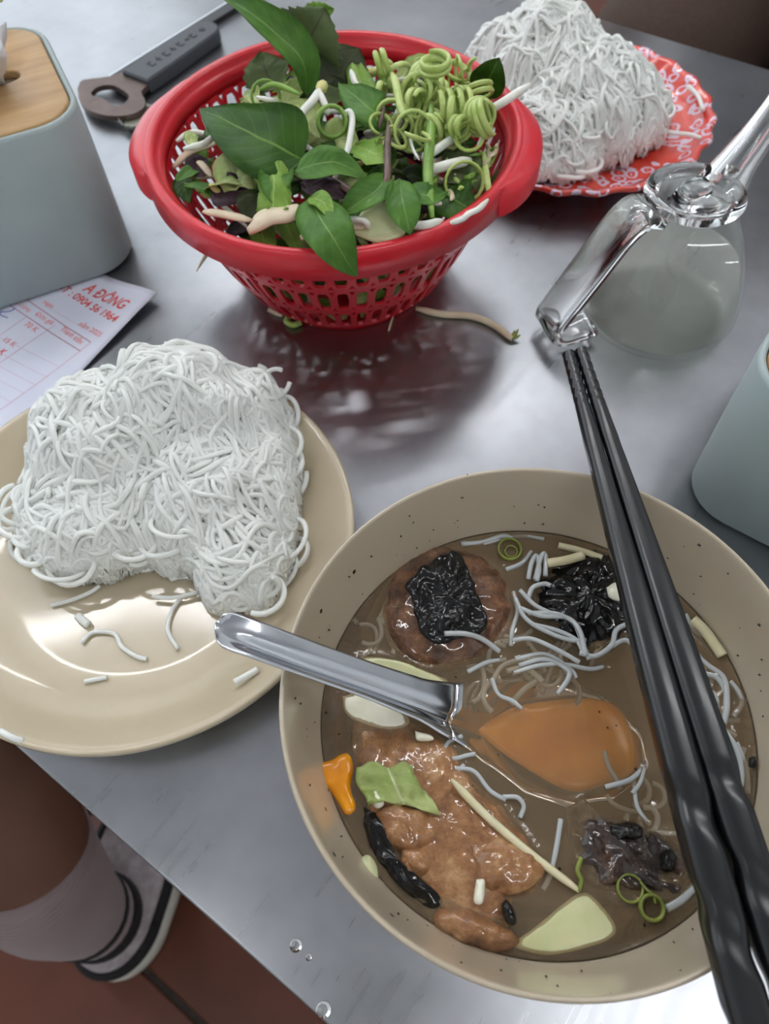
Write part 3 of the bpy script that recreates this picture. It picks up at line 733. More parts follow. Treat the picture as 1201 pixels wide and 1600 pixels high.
q_ = random.Random(31)
for (n_, x0, x1, y0, y1, lb) in ((20, 740, 950, 985, 1075, 'thin noodle strand sunk below the middle tangle'), (12, 1062, 1165, 1010, 1150, 'noodle strand sunk at the right wall beyond the chopsticks'), (14, 1090, 1175, 1150, 1290, 'noodle strand sunk low along the right bowl wall'),
                                 (6, 560, 600, 960, 1010, 'noodle strand sunk left of the browned patty'), (8, 960, 1060, 1225, 1300, 'noodle strand sunk beside the dark pork slice')):
    for k in range(n_):
        for _ in range(30):
            x, y = q_.uniform(x0, x1), q_.uniform(y0, y1); z = S - q_.uniform(.0008, .007); hd = q_.uniform(0, 6.3); P = []; cv = q_.uniform(-.6, .6); ok = True
            for j in range(6):
                P.append((x, y, z)); x += math.cos(hd) * 13; y += math.sin(hd) * 13; hd += cv + q_.uniform(-.3, .3)
                if (G(x, y, z) - BC).xy.length > inner_r(z) - .003: ok = False
            if ok: break
        if ok: strand(P, S, lb, q_.uniform(.0009, .0012), 'noodle_wet', grp='noodle strands sunk in the broth', sub=4)
g_ = 'sprout stalks in the broth'
strand([(705, 1218, S + .0045), (760, 1275, S + .0035), (830, 1335, S + .002), (905, 1392, S + .002)], S, 'long pale sprout stalk pointing at the papaya fan', nm='sprout_stalk', mat='stalk', cat='sprout', grp=g_, rf=tub([0, .1, .9, 1], [.0006, .0016, .0014, .0008]), sides=8)
strand([(855, 880, S + .0045), (885, 875, S + .005), (910, 868, S + .004)], S, 'thick pale sprout stalk above the blackened patty', nm='sprout_stalk', mat='stalk', cat='sprout', grp=g_, r=.002, sides=8)
strand([(872, 852), (905, 860), (940, 872)], S + .001, 'pale sprout stalk floating along the far bowl wall', nm='sprout_stalk', mat='stalk', cat='sprout', grp=g_, r=.0015, sides=8)
strand([(1082, 968), (1100, 985), (1118, 1010), (1128, 1025)], S + .001, 'pale thick sprout stalk at the right bowl wall', nm='sprout_stalk', mat='stalk', cat='sprout', grp=g_, r=.0022, sides=8)
# scallion rings
def ring(px, py, z, rad, tr, label, tilt=0):
    c = G(px, py, z); P = [Vector((rad * math.cos(2 * PI * k / 24), rad * math.sin(2 * PI * k / 24), 0)) for k in range(24)]
    v, f = [], []
    for k, p in enumerate(P):
        d = p.normalized()
        for j in range(6):
            a = 2 * PI * j / 6; v.append(p + d * (tr * math.cos(a)) + Vector((0, 0, tr * 2.2 * math.sin(a))))
    for k in range(24):
        for j in range(6):
            f.append((k * 6 + j, k * 6 + (j + 1) % 6, ((k + 1) % 24) * 6 + (j + 1) % 6, ((k + 1) % 24) * 6 + j))
    o = mesh_obj('scallion_ring', v, f, M['scallion']); o.location = c; o.rotation_euler = (tilt, tilt * .4, 0)
    tag(o, label, 'scallion', 'scallion rings in the broth')
ring(796, 858, S + .0015, .0048, .00055, 'scallion ring floating by the far bowl wall', .1)
ring(798, 862, S + .0010, .0026, .0004, 'tiny scallion ring nested inside the far ring', .1)
ring(984, 1388, S + .0012, .0042, .0005, 'thin scallion ring near the chopsticks, left of its pair', .1)
ring(1018, 1418, S + .0014, .0038, .0007, 'thicker green scallion ring nearest the bowl wall', .15)
strand([(1000, 1378), (1012, 1392), (1020, 1398), (1024, 1412)], S + .002, 'scallion thread tying the two near rings', r=.0005, mat='scallion', nm='scallion_shred', cat='scallion', grp='scallion shreds')
strand([(908, 1340, S + .004), (902, 1360, S + .004), (908, 1375, S + .003), (904, 1392, S + .002)], S, 'yellow scallion shred hanging off the dark pork', r=.0009, mat='scallion', nm='scallion_shred', cat='scallion', grp='scallion shreds')
# the broth: closed body whose surface climbs a little against the wall and whatever breaks it
import numpy as np
NB = 240
low = [(.0005, .0079), (.030, .0082), (.045, .0104), (.0577, .0164), (.0681, .0259), (.0757, .0363), (.0804, BZ - .0003), (.0808, BZ + .0008), (.0800, BZ + .0003)]
rad_ = [.0785 * (1 - (k / 95) ** .95) + .0004 for k in range(96)]
th_ = np.arange(NB) * 2 * PI / NB
gx = np.array(rad_)[:, None] * np.cos(th_)[None] + BC.x; gy = np.array(rad_)[:, None] * np.sin(th_)[None] + BC.y
gz = np.full(gx.shape, BZ)
for pts_, am in OUTL:
    if not pts_: continue
    A2 = np.array(pts_); d2 = np.full(gx.shape, 1.0)
    for (qx, qy) in A2: d2 = np.minimum(d2, (gx - qx) ** 2 + (gy - qy) ** 2)
    gz = np.maximum(gz, BZ + am * np.exp(-np.sqrt(d2) / .0017))
V, Fc = lathe(low, NB); V = list(V); b = len(V)
for i in range(96):
    for k in range(NB): V.append((gx[i, k] - BC.x, gy[i, k] - BC.y, gz[i, k]))
L0 = (len(low) - 1) * NB
for k in range(NB):
    k2 = (k + 1) % NB; Fc.append((L0 + k, L0 + k2, b + k2, b + k))
    for i in range(95): Fc.append((b + i * NB + k, b + i * NB + k2, b + (i + 1) * NB + k2, b + (i + 1) * NB + k))
o = mesh_obj('broth', V, Fc, M['broth']); o.location = BC
tag(o, 'thin brown broth filling the beige bowl', 'broth')
# pepper flecks on broth and wall: one uncountable scatter
rr = random.Random(5); V, Fc = [], []
for k in range(130):
    a = rr.uniform(0, 2 * PI)
    if rr.random() < .55:
        z = rr.uniform(BZ + .004, .072); r_ = inner_r(z) - .0004
    else:
        z = BZ + .0002; r_ = .079 * math.sqrt(rr.uniform(.05, 1))
    c = Vector((r_ * math.cos(a), r_ * math.sin(a), z)); s_ = rr.uniform(.00018, .00055) * (1.3 if rr.random() < .1 else 1)
    b = len(V)
    for d in ((1, 0, 0), (-1, .2, 0), (0, 1, .3), (.2, -1, 0), (0, 0, 1), (0, 0, -1)):
        V.append(c + Vector([x * s_ * rr.uniform(.6, 1.4) for x in d]))
    for t in ((0, 2, 4), (2, 1, 4), (1, 3, 4), (3, 0, 4), (2, 0, 5), (1, 2, 5), (3, 1, 5), (0, 3, 5)): Fc.append(tuple(b + i for i in t))
o = mesh_obj('pepper_flecks', V, Fc, M['fleck'], None, False); o.location = BC
tag(o, 'scatter of dark pepper flecks on broth and bowl wall', 'pepper', kind='stuff')

# ------------------------------------------------------------------ spoon
def spoon():
    keys = [G(335, 977, .0985), G(400, 1001, .0905), G(480, 1031, .0800), G(570, 1063, .0665), G(650, 1092, .0545), G(705, 1112, .0460), G(755, 1128, .0375), G(830, 1152, .0300), G(912, 1178, .0295), G(975, 1198, .0350), G(1008, 1208, .0395)]
    wid = [.0066, .0068, .0068, .0070, .0080, .0110, .0175, .0240, .0235, .0155, .004]
    dep = [.0010, .0030, .0036, .0036, .0034, .0042, .0070, .0085, .0075, .0040, .001]
    n_ = len(keys); sub = 10
    cl = catmull(keys, sub)
    def kf(arr, i):
        t = i / sub; k = min(int(t), n_ - 2); u = t - k; u = u * u * (3 - 2 * u) * .5 + u * .5
        return arr[k] + (arr[k + 1] - arr[k]) * u
    def build(i0, i1, name, parent):
        NV = 14; V, Fc = [], []
        for side in (0, 1):
            for i in range(i0, i1 + 1):
                t = (cl[min(i + 1, len(cl) - 1)] - cl[max(i - 1, 0)]).normalized()
                a = t.cross(Vector((0, 0, 1))).normalized(); up = a.cross(t)
                wv, dv_ = kf(wid, i), kf(dep, i)
                bowlness = smoothstep(5 * sub - 2, 7 * sub, i)
                for k in range(NV + 1):
                    x = -1 + 2 * k / NV
                    zb = x * x                                       # spoon bowl
                    xs = max(-1, min(1, (x - .28) / .55))            # handle: flat shoulder then a groove
                    zh = 1 - .78 * math.exp(-((x - .34) / .30) ** 2) - .25 * (1 - x) * .5
                    zz = (zb * bowlness + zh * (1 - bowlness)) * dv_
                    p = cl[i] + a * (x * wv) + up * (zz - dv_ * .4 * (1 - bowlness)) - up * (.0007 if side else 0)
                    # round handle end, the groove fading in behind it
                    dl = (cl[i] - cl[0]).length
                    if dl < .016:
                        e = min(1, dl / .0064 + .012); lim = math.sqrt(max(0, 1 - (1 - e) ** 2)); g2 = smoothstep(0, .015, dl)
                        p = cl[i] + a * (x * wv * lim) + up * ((zz - dv_ * .4) * g2 + .0010 * x * x * (1 - g2)) - up * (.0007 if side else 0)
                    V.append(p)
        rows = i1 - i0 + 1; q = rows * (NV + 1)
        for i in range(rows - 1):
            for k in range(NV):
                b = i * (NV + 1) + k
                Fc.append((b, b + 1, b + NV + 2, b + NV + 1)); Fc.append((q + b, q + b + NV + 1, q + b + NV + 2, q + b + 1))
            for b in (i * (NV + 1), i * (NV + 1) + NV):
                Fc.append((b, b + NV + 1, q + b + NV + 1, q + b))
        for b0 in (0, (rows - 1) * (NV + 1)):
            for k in range(NV): Fc.append((b0 + k, b0 + k + 1, q + b0 + k + 1, q + b0 + k))
        o = mesh_obj(name, V, Fc, M['spoon'])
        bm = bmesh.new(); bm.from_mesh(o.data); bmesh.ops.recalc_face_normals(bm, faces=bm.faces); bm.to_mesh(o.data); bm.free()
        reparent(o, parent); return o
    root = empty('soup_spoon', G(830, 1152, .0295)); tag(root, 'stainless steel soup spoon resting in the beige bowl', 'spoon')
    build(0, 50, 'handle', root); build(50, len(cl) - 1, 'spoon_bowl', root)
spoon()

# ------------------------------------------------------------------ chopsticks
def chopstick(px, label, spin):
    tip = G(px[0][0], px[0][1], px[0][2]); far = G(px[1][0], px[1][1], px[1][2])
    d = (far - tip); L = d.length; d.normalize()
    side = d.cross(Vector((0, 0, 1))).normalized(); up = side.cross(d)
    root = empty('chopstick', far); tag(root, label, 'chopstick', 'pair of chopsticks')
    def seg(s0, s1, nseg, name, dent):
        rings = []
        N = 16
        for i in range(nseg + 1):
            s = s0 + (s1 - s0) * i / nseg; p = tip + d * s
            r = .0029 + (.0062 - .0029) * smoothstep(0.0, .19, s)
            sq = smoothstep(.03, .07, s)           # round point to rounded square
            ring = []
            for k in range(N):
                a = 2 * PI * k / N + PI / 4
                c_, s_ = math.cos(a), math.sin(a)
                e = 2 + 2.2 * sq
                m_ = (abs(c_) ** e + abs(s_) ** e) ** (-1 / e)
                q = r * m_ * (.94 if sq > .5 else 1)
                if dent == 'tip':
                    q *= 1 - .10 * max(0, math.sin(2 * PI * s / .0052 + 2 * a)) ** 2
                if dent == 'grip':
                    w_ = math.sin(2 * PI * (s - s0) / .034 - a + spin)
                    q *= 1 - .17 * smoothstep(s0, s0 + .012, s) * max(0, w_) ** 1.5
                ring.append(p + side * (q * c_) + up * (q * s_))
            rings.append(ring)
        v, f = loft(rings); o = mesh_obj(name, v, f, M['chop']); autosm(o, 60); reparent(o, root)
    seg(0, .030, 40, 'tip', 'tip'); seg(.030, .176, 24, 'shaft', None); seg(.176, L, 90, 'grip', 'grip')
zt = .0842
chopstick(((888, 553, zt + .0005), (1196, 1690, zt + .0018)), 'left black chopstick with twisted grip across the bowl', .6)
chopstick(((907, 548, zt + .0005), (1280, 1690, zt + .0018)), 'right black chopstick with twisted grip across the bowl', 2.2)

# ------------------------------------------------------------------ tissue boxes
def tissue_box(c, rz, size, h, label, seed):
    root = empty('tissue_box', c, rz); tag(root, label, 'tissue box', 'tissue boxes')
    def rr_(s_, z, r): return [(x, y, z) for (x, y) in rounded_rect(s_, s_, r, 8)]
    v, f = loft([rr_(size - .006, 0, .024), rr_(size, .003, .026), rr_(size, h * .5, .026), rr_(size - .001, h - .0025, .026), rr_(size - .003, h - .0006, .025), rr_(size - .0055, h, .024), rr_(size - .008, h - .0012, .023), rr_(size - .0085, h - .004, .0225)], True, True)
    mesh_obj('body', v, f, M['box'], root)
    # wooden lid with an oval slot
    n_ = 72; outer = []; s_ = size - .0095
    rrp = rounded_rect(s_, s_, .0222, 17)
    inner = [(.037 * math.copysign(abs(math.cos(2 * PI * k / n_)) ** .75, math.cos(2 * PI * k / n_)), .0095 * math.copysign(abs(math.sin(2 * PI * k / n_)) ** .8, math.sin(2 * PI * k / n_))) for k in range(n_)]
    outer = rrp[:]
    # start both loops on the same bearing
    a0 = min(range(len(outer)), key=lambda i: abs(math.atan2(outer[i][1], outer[i][0])))
    outer = outer[a0:] + outer[:a0]; outer = [outer[int(i * len(outer) / n_)] for i in range(n_)]
    rings = [[(x, y, h - .004) for x, y in outer], [(x, y, h - .0004) for x, y in outer], [(x * .985, y * .985, h + .0004) for x, y in outer], [(x * 1.03, y * 1.03, h + .0004) for x, y in inner], [(x, y, h - .0003) for x, y in inner], [(x, y, h - .004) for x, y in inner]]
    v, f = loft(rings, False, False); o = mesh_obj('lid', v, f, M['wood'], root)
    v, f = loft([[(x * 1.02, y * 1.02, h - .0038) for x, y in inner], [(x * .9, y * .9, h - .0036) for x, y in inner]], True, True); mesh_obj('slot', v, f, M['dark_inside'], root)
    # tuft of tissue
    q = random.Random(seed); rings = []
    for (t, sp) in ((0, .008), (.006, .010), (.014, .016), (.022, .021), (.03, .024)):
        ring = []
        for k in range(40):
            a = 2 * PI * k / 40; rad = sp * (1 + .22 * math.sin(3 * a + seed) + .16 * math.sin(7 * a + 2 * seed + t * 90))
            ring.append((.017 + rad * math.cos(a) * 1.0 - t * .2, -t * .2 + rad * math.sin(a) * (.75 + t * 9), h - .003 + t + .003 * math.sin(5 * a + seed) * t / .03))
        rings.append(ring)
    v, f = loft(rings, True, False); o = mesh_obj('tissue', v, f, M['tissue'], root); o.modifiers.new('solid', 'SOLIDIFY').thickness = .0003
    return root
tissue_box((-.2276, .4429, .0012), math.radians(23), .122, .1, 'grey tissue box with bamboo lid standing on the receipt', 2)
tissue_box((.2330, .2166, 0), TA, .122, .092, 'grey tissue box cut off at the right side, beside the soup bowl', 5)

# ------------------------------------------------------------------ receipt
X_ = Vector((.828, -.561, 0)).normalized(); Y_ = Vector((-X_.y, X_.x, 0))      # along the lines, up the page
TR = G(247, 461, .004)
def page(s, t):
    """page coordinates: s right from the right edge (negative), t down from the top edge"""
    lift = .0055 * smoothstep(-.042, .0, s) * smoothstep(.10, .0, t) + .0006
    p = TR + X_ * s - Y_ * t; return Vector((p.x, p.y, lift))
def to_page(px, py):
    p = G(px, py, .0008)
    for _ in range(4):
        d = p - TR; s, t = d.dot(X_), -d.dot(Y_); p = G(px, py, page(s, t).z)
    d = p - TR; return d.dot(X_), -d.dot(Y_)
V, Fc = [], []; nu, nv = 24, 28; W_, H_ = .112, .165
for lay in (0, 1):
    for i in range(nu + 1):
        for j in range(nv + 1): V.append(page(-W_ + W_ * i / nu, H_ * j / nv) - Vector((0, 0, .00025 * lay)))
q = (nu + 1) * (nv + 1)
for i in range(nu):
    for j in range(nv):
        a = i * (nv + 1) + j; Fc.append((a, a + 1, a + nv + 2, a + nv + 1)); Fc.append((q + a, q + a + nv + 1, q + a + nv + 2, q + a + 1))
bd = [(i, 0) for i in range(nu + 1)] + [(nu, j) for j in range(1, nv + 1)] + [(i, nv) for i in range(nu - 1, -1, -1)] + [(0, j) for j in range(nv - 1, 0, -1)]
for k in range(len(bd)):
    a = bd[k][0] * (nv + 1) + bd[k][1]; b = bd[(k + 1) % len(bd)][0] * (nv + 1) + bd[(k + 1) % len(bd)][1]; Fc.append((a, b, q + b, q + a))
bill = mesh_obj('receipt', V, Fc, M['paper']); tag(bill, 'white printed bill with red lettering under the tissue box', 'receipt')
def page_line(name, p0, p1, w_, mat, dash=None):
    V, Fc = [], []; L = math.dist(p0, p1); n_ = max(2, int(L / .004))
    ux, uy = (p1[0] - p0[0]) / L, (p1[1] - p0[1]) / L
    def quad(a, b):
        bq = len(V); k_ = max(1, int((b - a) / .004))
        for i in range(k_ + 1):
            d = a + (b - a) * i / k_
            for s_ in (-1, 1):
                p = page(p0[0] + ux * d - uy * s_ * w_ / 2, p0[1] + uy * d + ux * s_ * w_ / 2); p.z += .00012; V.append(p)
        for i in range(k_): Fc.append((bq + 2 * i, bq + 2 * i + 1, bq + 2 * i + 3, bq + 2 * i + 2))
    if dash:
        d = 0
        while d < L: quad(d, min(L, d + dash)); d += dash * 1.7
    else: quad(0, L)
    return mesh_obj(name, V, Fc, mat, bill, False)
def page_text(txt, px0, px1, mat, hscale=1.0, shear=0.0, name='lettering'):
    """a line of print whose baseline runs from pixel px0 to px1"""
    p0, p1 = to_page(*px0), to_page(*px1)
    cu_ = bpy.data.curves.new('txt', 'FONT'); cu_.body = txt; cu_.size = 1; cu_.shear = shear; cu_.resolution_u = 3; cu_.offset = .022
    ob = bpy.data.objects.new('txt', cu_); col.objects.link(ob)
    bpy.context.view_layer.update(); dg = bpy.context.evaluated_depsgraph_get()
    me = bpy.data.meshes.new_from_object(ob.evaluated_get(dg)); bpy.data.objects.remove(ob)
    xs = [v_.co.x for v_ in me.vertices]; wd = max(xs) - min(xs); x0 = min(xs)
    L = math.dist(p0, p1); k = L / wd; ux, uy = (p1[0] - p0[0]) / L, (p1[1] - p0[1]) / L
    for v_ in me.vertices:
        x, y = (v_.co.x - x0) * k, v_.co.y * k * hscale
        p = page(p0[0] + ux * x + uy * y, p0[1] + uy * x - ux * y); p.z += .00014; v_.co = p
    o = bpy.data.objects.new(name, me); col.objects.link(o); me.materials.clear(); me.materials.append(mat); o.parent = bill
    return o
page_text('A ÐÔNG', (128, 453), (190, 484), M['ink_red'], 1.25, .15)
page_text('ÐT : 0904 56 1964', (86, 448), (177, 504), M['ink_red'], 1.05)
page_text('Ngày', (66, 474), (82, 482), M['ink_pink'], 1.0)
page_text('năm 2025', (122, 508), (155, 527), M['ink_pink'], 1.0)
page_text('Số Lượng', (20, 472), (45, 487), M['ink_pink'], 1.0)
page_text('Ðơn giá', (54, 492), (80, 508), M['ink_pink'], 1.05)
page_text('Thành tiền', (93, 515), (125, 538), M['ink_pink'], 1.05)
page_text('70 K', (37, 508), (55, 520), M['ink_pink'], 1.0)
page_text('15 K', (4, 533), (21, 543), M['ink_pink'], 1.0)
page_text('K', (-3, 552), (3, 556), M['ink_red'], 1.2)
page_line('ruled_line', to_page(36, 464), to_page(142, 535), .0006, M['ink_head'])
page_line('ruled_line', to_page(11, 474), to_page(126, 549), .0006, M['ink_head'])
page_line('ruled_line', to_page(80, 483), to_page(126, 510), .0004, M['ink_line'], .0012)
for a, b in (((142, 535), (0, 641)), ((86, 508), (0, 567)), ((43, 494), (0, 524))): page_line('ruled_line', to_page(*a), to_page(*b), .0005, M['ink_line'])
for a, b in (((22, 500), (92, 573)), ((8, 518), (72, 589)), ((0, 538), (56, 602)), ((0, 560), (38, 615)), ((0, 584), (20, 630))): 
    pa, pb = to_page(*a), to_page(*b)
    page_line('ruled_line', (pb[0] - .09, pb[1]), pb, .0004, M['ink_line'], .0011)
pen = catmull([page(*to_page(x, y)) + Vector((0, 0, .0003)) for (x, y) in ((24, 482), (18, 486), (8, 488), (1, 488), (2, 493), (12, 497))], 5)
tube_obj('pen_stroke', pen, .0003, M['ink_blue'], bill, 5)

# ------------------------------------------------------------------ bottle opener, bar, bottle cap
op = empty('bottle_opener', G(180, 155, 0)); tag(op, 'bottle opener with black grip and brown metal head', 'bottle opener')
A_ = G(213, 128, .006); B_ = G(330, 48, .006); dx = (B_ - A_).normalized(); dy = Vector((-dx.y, dx.x, 0)); Lh = (B_ - A_).length
def opl(x, y, z): return Vector((A_.x, A_.y, 0)) + dx * x + dy * y + Vector((0, 0, z))
rg = []
hw = .0135
outline = [(0, -hw), (0, hw)] + [(Lh * .3, hw * 1.02), (Lh * .75, hw * .98)] + [(Lh - .008 + .0125 * math.sin(a), hw * .95 * math.cos(a)) for a in [PI * k / 12 for k in range(13)]] + [(Lh * .75, -hw * .98), (Lh * .3, -hw * 1.02)]
hole = (Lh - .010, 0)
for (ins, z) in ((.0012, .0), (0, .0015), (0, .0098), (.0012, .0112)):
    rg.append([opl(x + (ins if x < Lh / 2 else -ins), y * (1 - ins / hw), z) for x, y in outline])
v, f = loft(rg); o = mesh_obj('grip', v, f, M['black_plastic']); autosm(o, 40); reparent(o, op)
v, f = loft([[opl(hole[0] + r_ * math.cos(2 * PI * k / 16), r_ * math.sin(2 * PI * k / 16), z) for k in range(16)] for (r_, z) in ((.0030, .0111), (.0030, .01145), (.0022, .01145))]); o = mesh_obj('eyelet', v, f, M['black_letter']); reparent(o, op)
for i, (x, ln) in enumerate(((.018, .0075), (.027, .0065), (.036, .007), (.045, .006), (.054, .0066), (.063, .003), (.070, .0065))):
    x *= Lh / .095
    vv, ff = [], []
    for (x0, x1, y0, y1) in ((0, .0013, -ln / 2, ln / 2), (.0013, .0042, -ln / 2, -ln / 2 + .0013), (.0013, .0042, ln / 2 - .0013, ln / 2)) if i % 2 == 0 else ((.0015, .0028, -ln / 2, ln / 2), (0, .0042, -.0006, .0006)):
        b = len(vv); vv += [opl(x + xx, yy, zz) for zz in (.0111, .01155) for (xx, yy) in ((x0, y0), (x1, y0), (x1, y1), (x0, y1))]
        ff += [tuple(b + k for k in t) for t in ((4, 5, 6, 7), (0, 1, 5, 4), (1, 2, 6, 5), (2, 3, 7, 6), (3, 0, 4, 7))]
    o = mesh_obj('embossed_mark', vv, ff, M['black_letter'], None, False); reparent(o, op)
# head: plate with a D-shaped hole
hc = G(178, 152, .006); ox = (hc - A_).dot(dx); oy = (hc - A_).dot(dy)
def polar(pts, n_):
    """sample a closed outline by bearing about the origin"""
    pts = [Vector((p[0], p[1], 0)) for p in pts]; cl = catmull(pts + [pts[0]], 10)[:-1]; out = []
    for k in range(n_):
        a = 2 * PI * k / n_; best = max(cl, key=lambda p: math.cos(math.atan2(p.y, p.x) - a)); out.append((best.length * math.cos(a), best.length * math.sin(a)))
    return out
def rel(px, py):
    p = G(px, py, .006) - hc; return (p.dot(dx), p.dot(dy))
outer = polar([rel(*p) for p in ((122, 140), (130, 128), (160, 124), (188, 118), (205, 112), (232, 126), (236, 132), (222, 145), (228, 165), (215, 178), (190, 184), (160, 182), (135, 172), (124, 156))], 64)
inner = polar([rel(*p) for p in ((142, 148), (155, 138), (175, 136), (196, 146), (202, 155), (190, 168), (176, 166), (160, 156), (148, 154))], 64)
rings = [[Vector((hc.x, hc.y, z)) + dx * x + dy * y for x, y in lp] for (lp, z) in ((inner, .0035), (outer, .0035), (outer, .0075), (inner, .0075), (inner, .0035))]
v, f = loft(rings, False, False); o = mesh_obj('opener_head', v, f, M['opener_metal']); autosm(o, 40); reparent(o, op)
b0, b1 = G(172, 132, .0), G(405, -14, .0); dd = (b1 - b0).normalized(); pp = Vector((-dd.y, dd.x, 0))
bar = empty('flat_bar', b0 + dd * .05); tag(bar, 'black flat bar with bright metal edge behind the bottle opener', 'knife')
v, f = loft([[b0 + pp * y + Vector((0, 0, z)) for (y, z) in ((-.005, 0), (.004, 0), (.004, .0034), (-.005, .0034))], [b1 + pp * y + Vector((0, 0, z)) for (y, z) in ((-.008, 0), (.005, 0), (.005, .0034), (-.008, .0034))]]); o = mesh_obj('black_strip', v, f, M['black_bar'], None, False); reparent(o, bar)
v, f = loft([[b0 + pp * y + Vector((0, 0, z)) for (y, z) in ((.004, 0), (.0062, 0), (.0062, .0028), (.004, .0034))], [b1 + pp * y + Vector((0, 0, z)) for (y, z) in ((.005, 0), (.0072, 0), (.0072, .0028), (.005, .0034))]]); o = mesh_obj('bright_edge', v, f, M['spoon'], None, False); reparent(o, bar)
cc = G(218, 186, .003); capr = empty('crown_cork', (cc.x, cc.y, 0)); tag(capr, 'upturned crown bottle cap under the red basket rim', 'bottle cap')
N = 84; rings = []
for (r_, z, fl_) in ((.011, 0, 0), (.0125, .0006, 0), (.0135, .003, .25), (.0152, .0062, 1), (.0148, .0063, 1), (.0130, .003, .25), (.0120, .0012, 0)):
    rings.append([Vector((cc.x, cc.y, z)) + Vector((math.cos(2 * PI * k / N), math.sin(2 * PI * k / N), 0)) * (r_ + fl_ * .0008 * math.cos(21 * 2 * PI * k / N)) for k in range(N)])
v, f = loft(rings, True, True); o = mesh_obj('crown', v, f, M['cap_out']); reparent(o, capr)
v, f = loft([[Vector((cc.x + r_ * math.cos(2 * PI * k / 32), cc.y + r_ * math.sin(2 * PI * k / 32), z)) for k in range(32)] for (r_, z) in ((.0118, .0012), (.0118, .0022), (.0108, .0026), (.009, .002))]); o = mesh_obj('liner', v, f, M['cap_in']); reparent(o, capr)

# ------------------------------------------------------------------ red basket
KC = Vector((-.0153, .3969, 0)); KR = .1023
wall = [(.054, .006), (.060, .0095), (.0655, .0155), (.0745, .0335), (.0765, .0375), (.0840, .0555), (.0857, .0595), (.0918, .0770), (.0935, .0825)]
def rwall(z):
    if z <= wall[0][1]: return wall[0][0]
    for i in range(len(wall) - 1):
        (r0, z0), (r1, z1) = wall[i], wall[i + 1]
        if z0 <= z <= z1: return r0 + (r1 - r0) * (z - z0) / (z1 - z0)
    return wall[-1][0]
bas = empty('vegetable_basket', KC); tag(bas, 'red plastic colander basket heaped with fresh herbs', 'basket')
NC = 50
bm = bmesh.new()
def bpt(th, z): r_ = rwall(z); return bm.verts.new((r_ * math.cos(th), r_ * math.sin(th), z))
def cell(k, z0, z1, hole):
    t0, t1 = 2 * PI * k / NC, 2 * PI * (k + 1) / NC
    def P(u, v_): return bpt(t0 + (t1 - t0) * u, z0 + (z1 - z0) * v_)
    if not hole:
        bm.faces.new([P(0, 0), P(.5, 0), P(1, 0), P(1, 1), P(.5, 1), P(0, 1)]); return
    out, inn = [], []
    hu, hv, e = .30, .42, 5.0
    for i in range(16):
        a = 2 * PI * (i + .5) / 16
        c_, s_ = math.cos(a), math.sin(a); q = max(abs(c_), abs(s_)); 
        ou, ov = c_ / q * .5, s_ / q * .5
        if abs(abs(ou) - .5) < 1e-6 and abs(abs(ov) - .5) < .12: ov = math.copysign(.5, ov)
        if abs(abs(ov) - .5) < 1e-6 and abs(abs(ou) - .5) < .12: ou = math.copysign(.5, ou)
        m_ = (abs(c_) ** e + abs(s_) ** e) ** (-1 / e)
        out.append((ou, ov)); inn.append((m_ * c_ * hu, m_ * s_ * hv))
    vo = [P(.5 + a, .5 + b) for a, b in out]; vi = [P(.5 + a, .5 + b) for a, b in inn]
    for i in range(16):
        j = (i + 1) % 16
        if (vo[i].co - vo[j].co).length < 1e-7: bm.faces.new([vo[i], vi[j], vi[i]])
        else: bm.faces.new([vo[i], vo[j], vi[j], vi[i]])
for k in range(NC):
    cell(k, .006, .0125, False); cell(k, .0125, .0325, True); cell(k, .0325, .0365, False); cell(k, .0365, .0570, True); cell(k, .0570, .0600, False); cell(k, .0600, .0810, True); cell(k, .0810, .0825, False)
bmesh.ops.remove_doubles(bm, verts=bm.verts, dist=1e-6)
bmesh.ops.recalc_face_normals(bm, faces=bm.faces)
me = bpy.data.meshes.new('slotted_wall'); bm.to_mesh(me); bm.free(); me.materials.append(M['red_plastic'])
o = bpy.data.objects.new('slotted_wall', me); col.objects.link(o); o.parent = bas; md = o.modifiers.new('solid', 'SOLIDIFY'); md.thickness = .0017; md.offset = 0
# base with radial ribs
v, f = lathe([(.0005, .0062), (.018, .0062), (.054, .0062), (.055, .0046), (.0545, .0), (.0525, 0), (.052, .0044), (.0005, .0046)], 72); mesh_obj('base', v, f, M['red_plastic'], bas)
for k in range(0, NC, 10):
    th = 2 * PI * (k + .0) / NC + .35
    P = [Vector(((rwall(z) + .0012) * math.cos(th), (rwall(z) + .0012) * math.sin(th), z)) for z in (.008, .02, .035, .05, .065, .08)]
    tube_obj('rib', P, .0011, M['red_plastic'], bas, 6)
rim = [(.0925, .0815), (.0925, .0880), (.0945, .0905), (.0958, .0912), (.0964, .0938), (.0982, .0954), (.1005, .0955), (.1020, .0944), (.1027, .0920), (.1030, .0800), (.1014, .0795), (.1010, .0900), (.0985, .0925), (.0975, .0890), (.0950, .0865), (.0944, .0815)]
v, f = lathe(rim, 144, close=True); mesh_obj('rim', v, f, M['red_plastic'], bas)
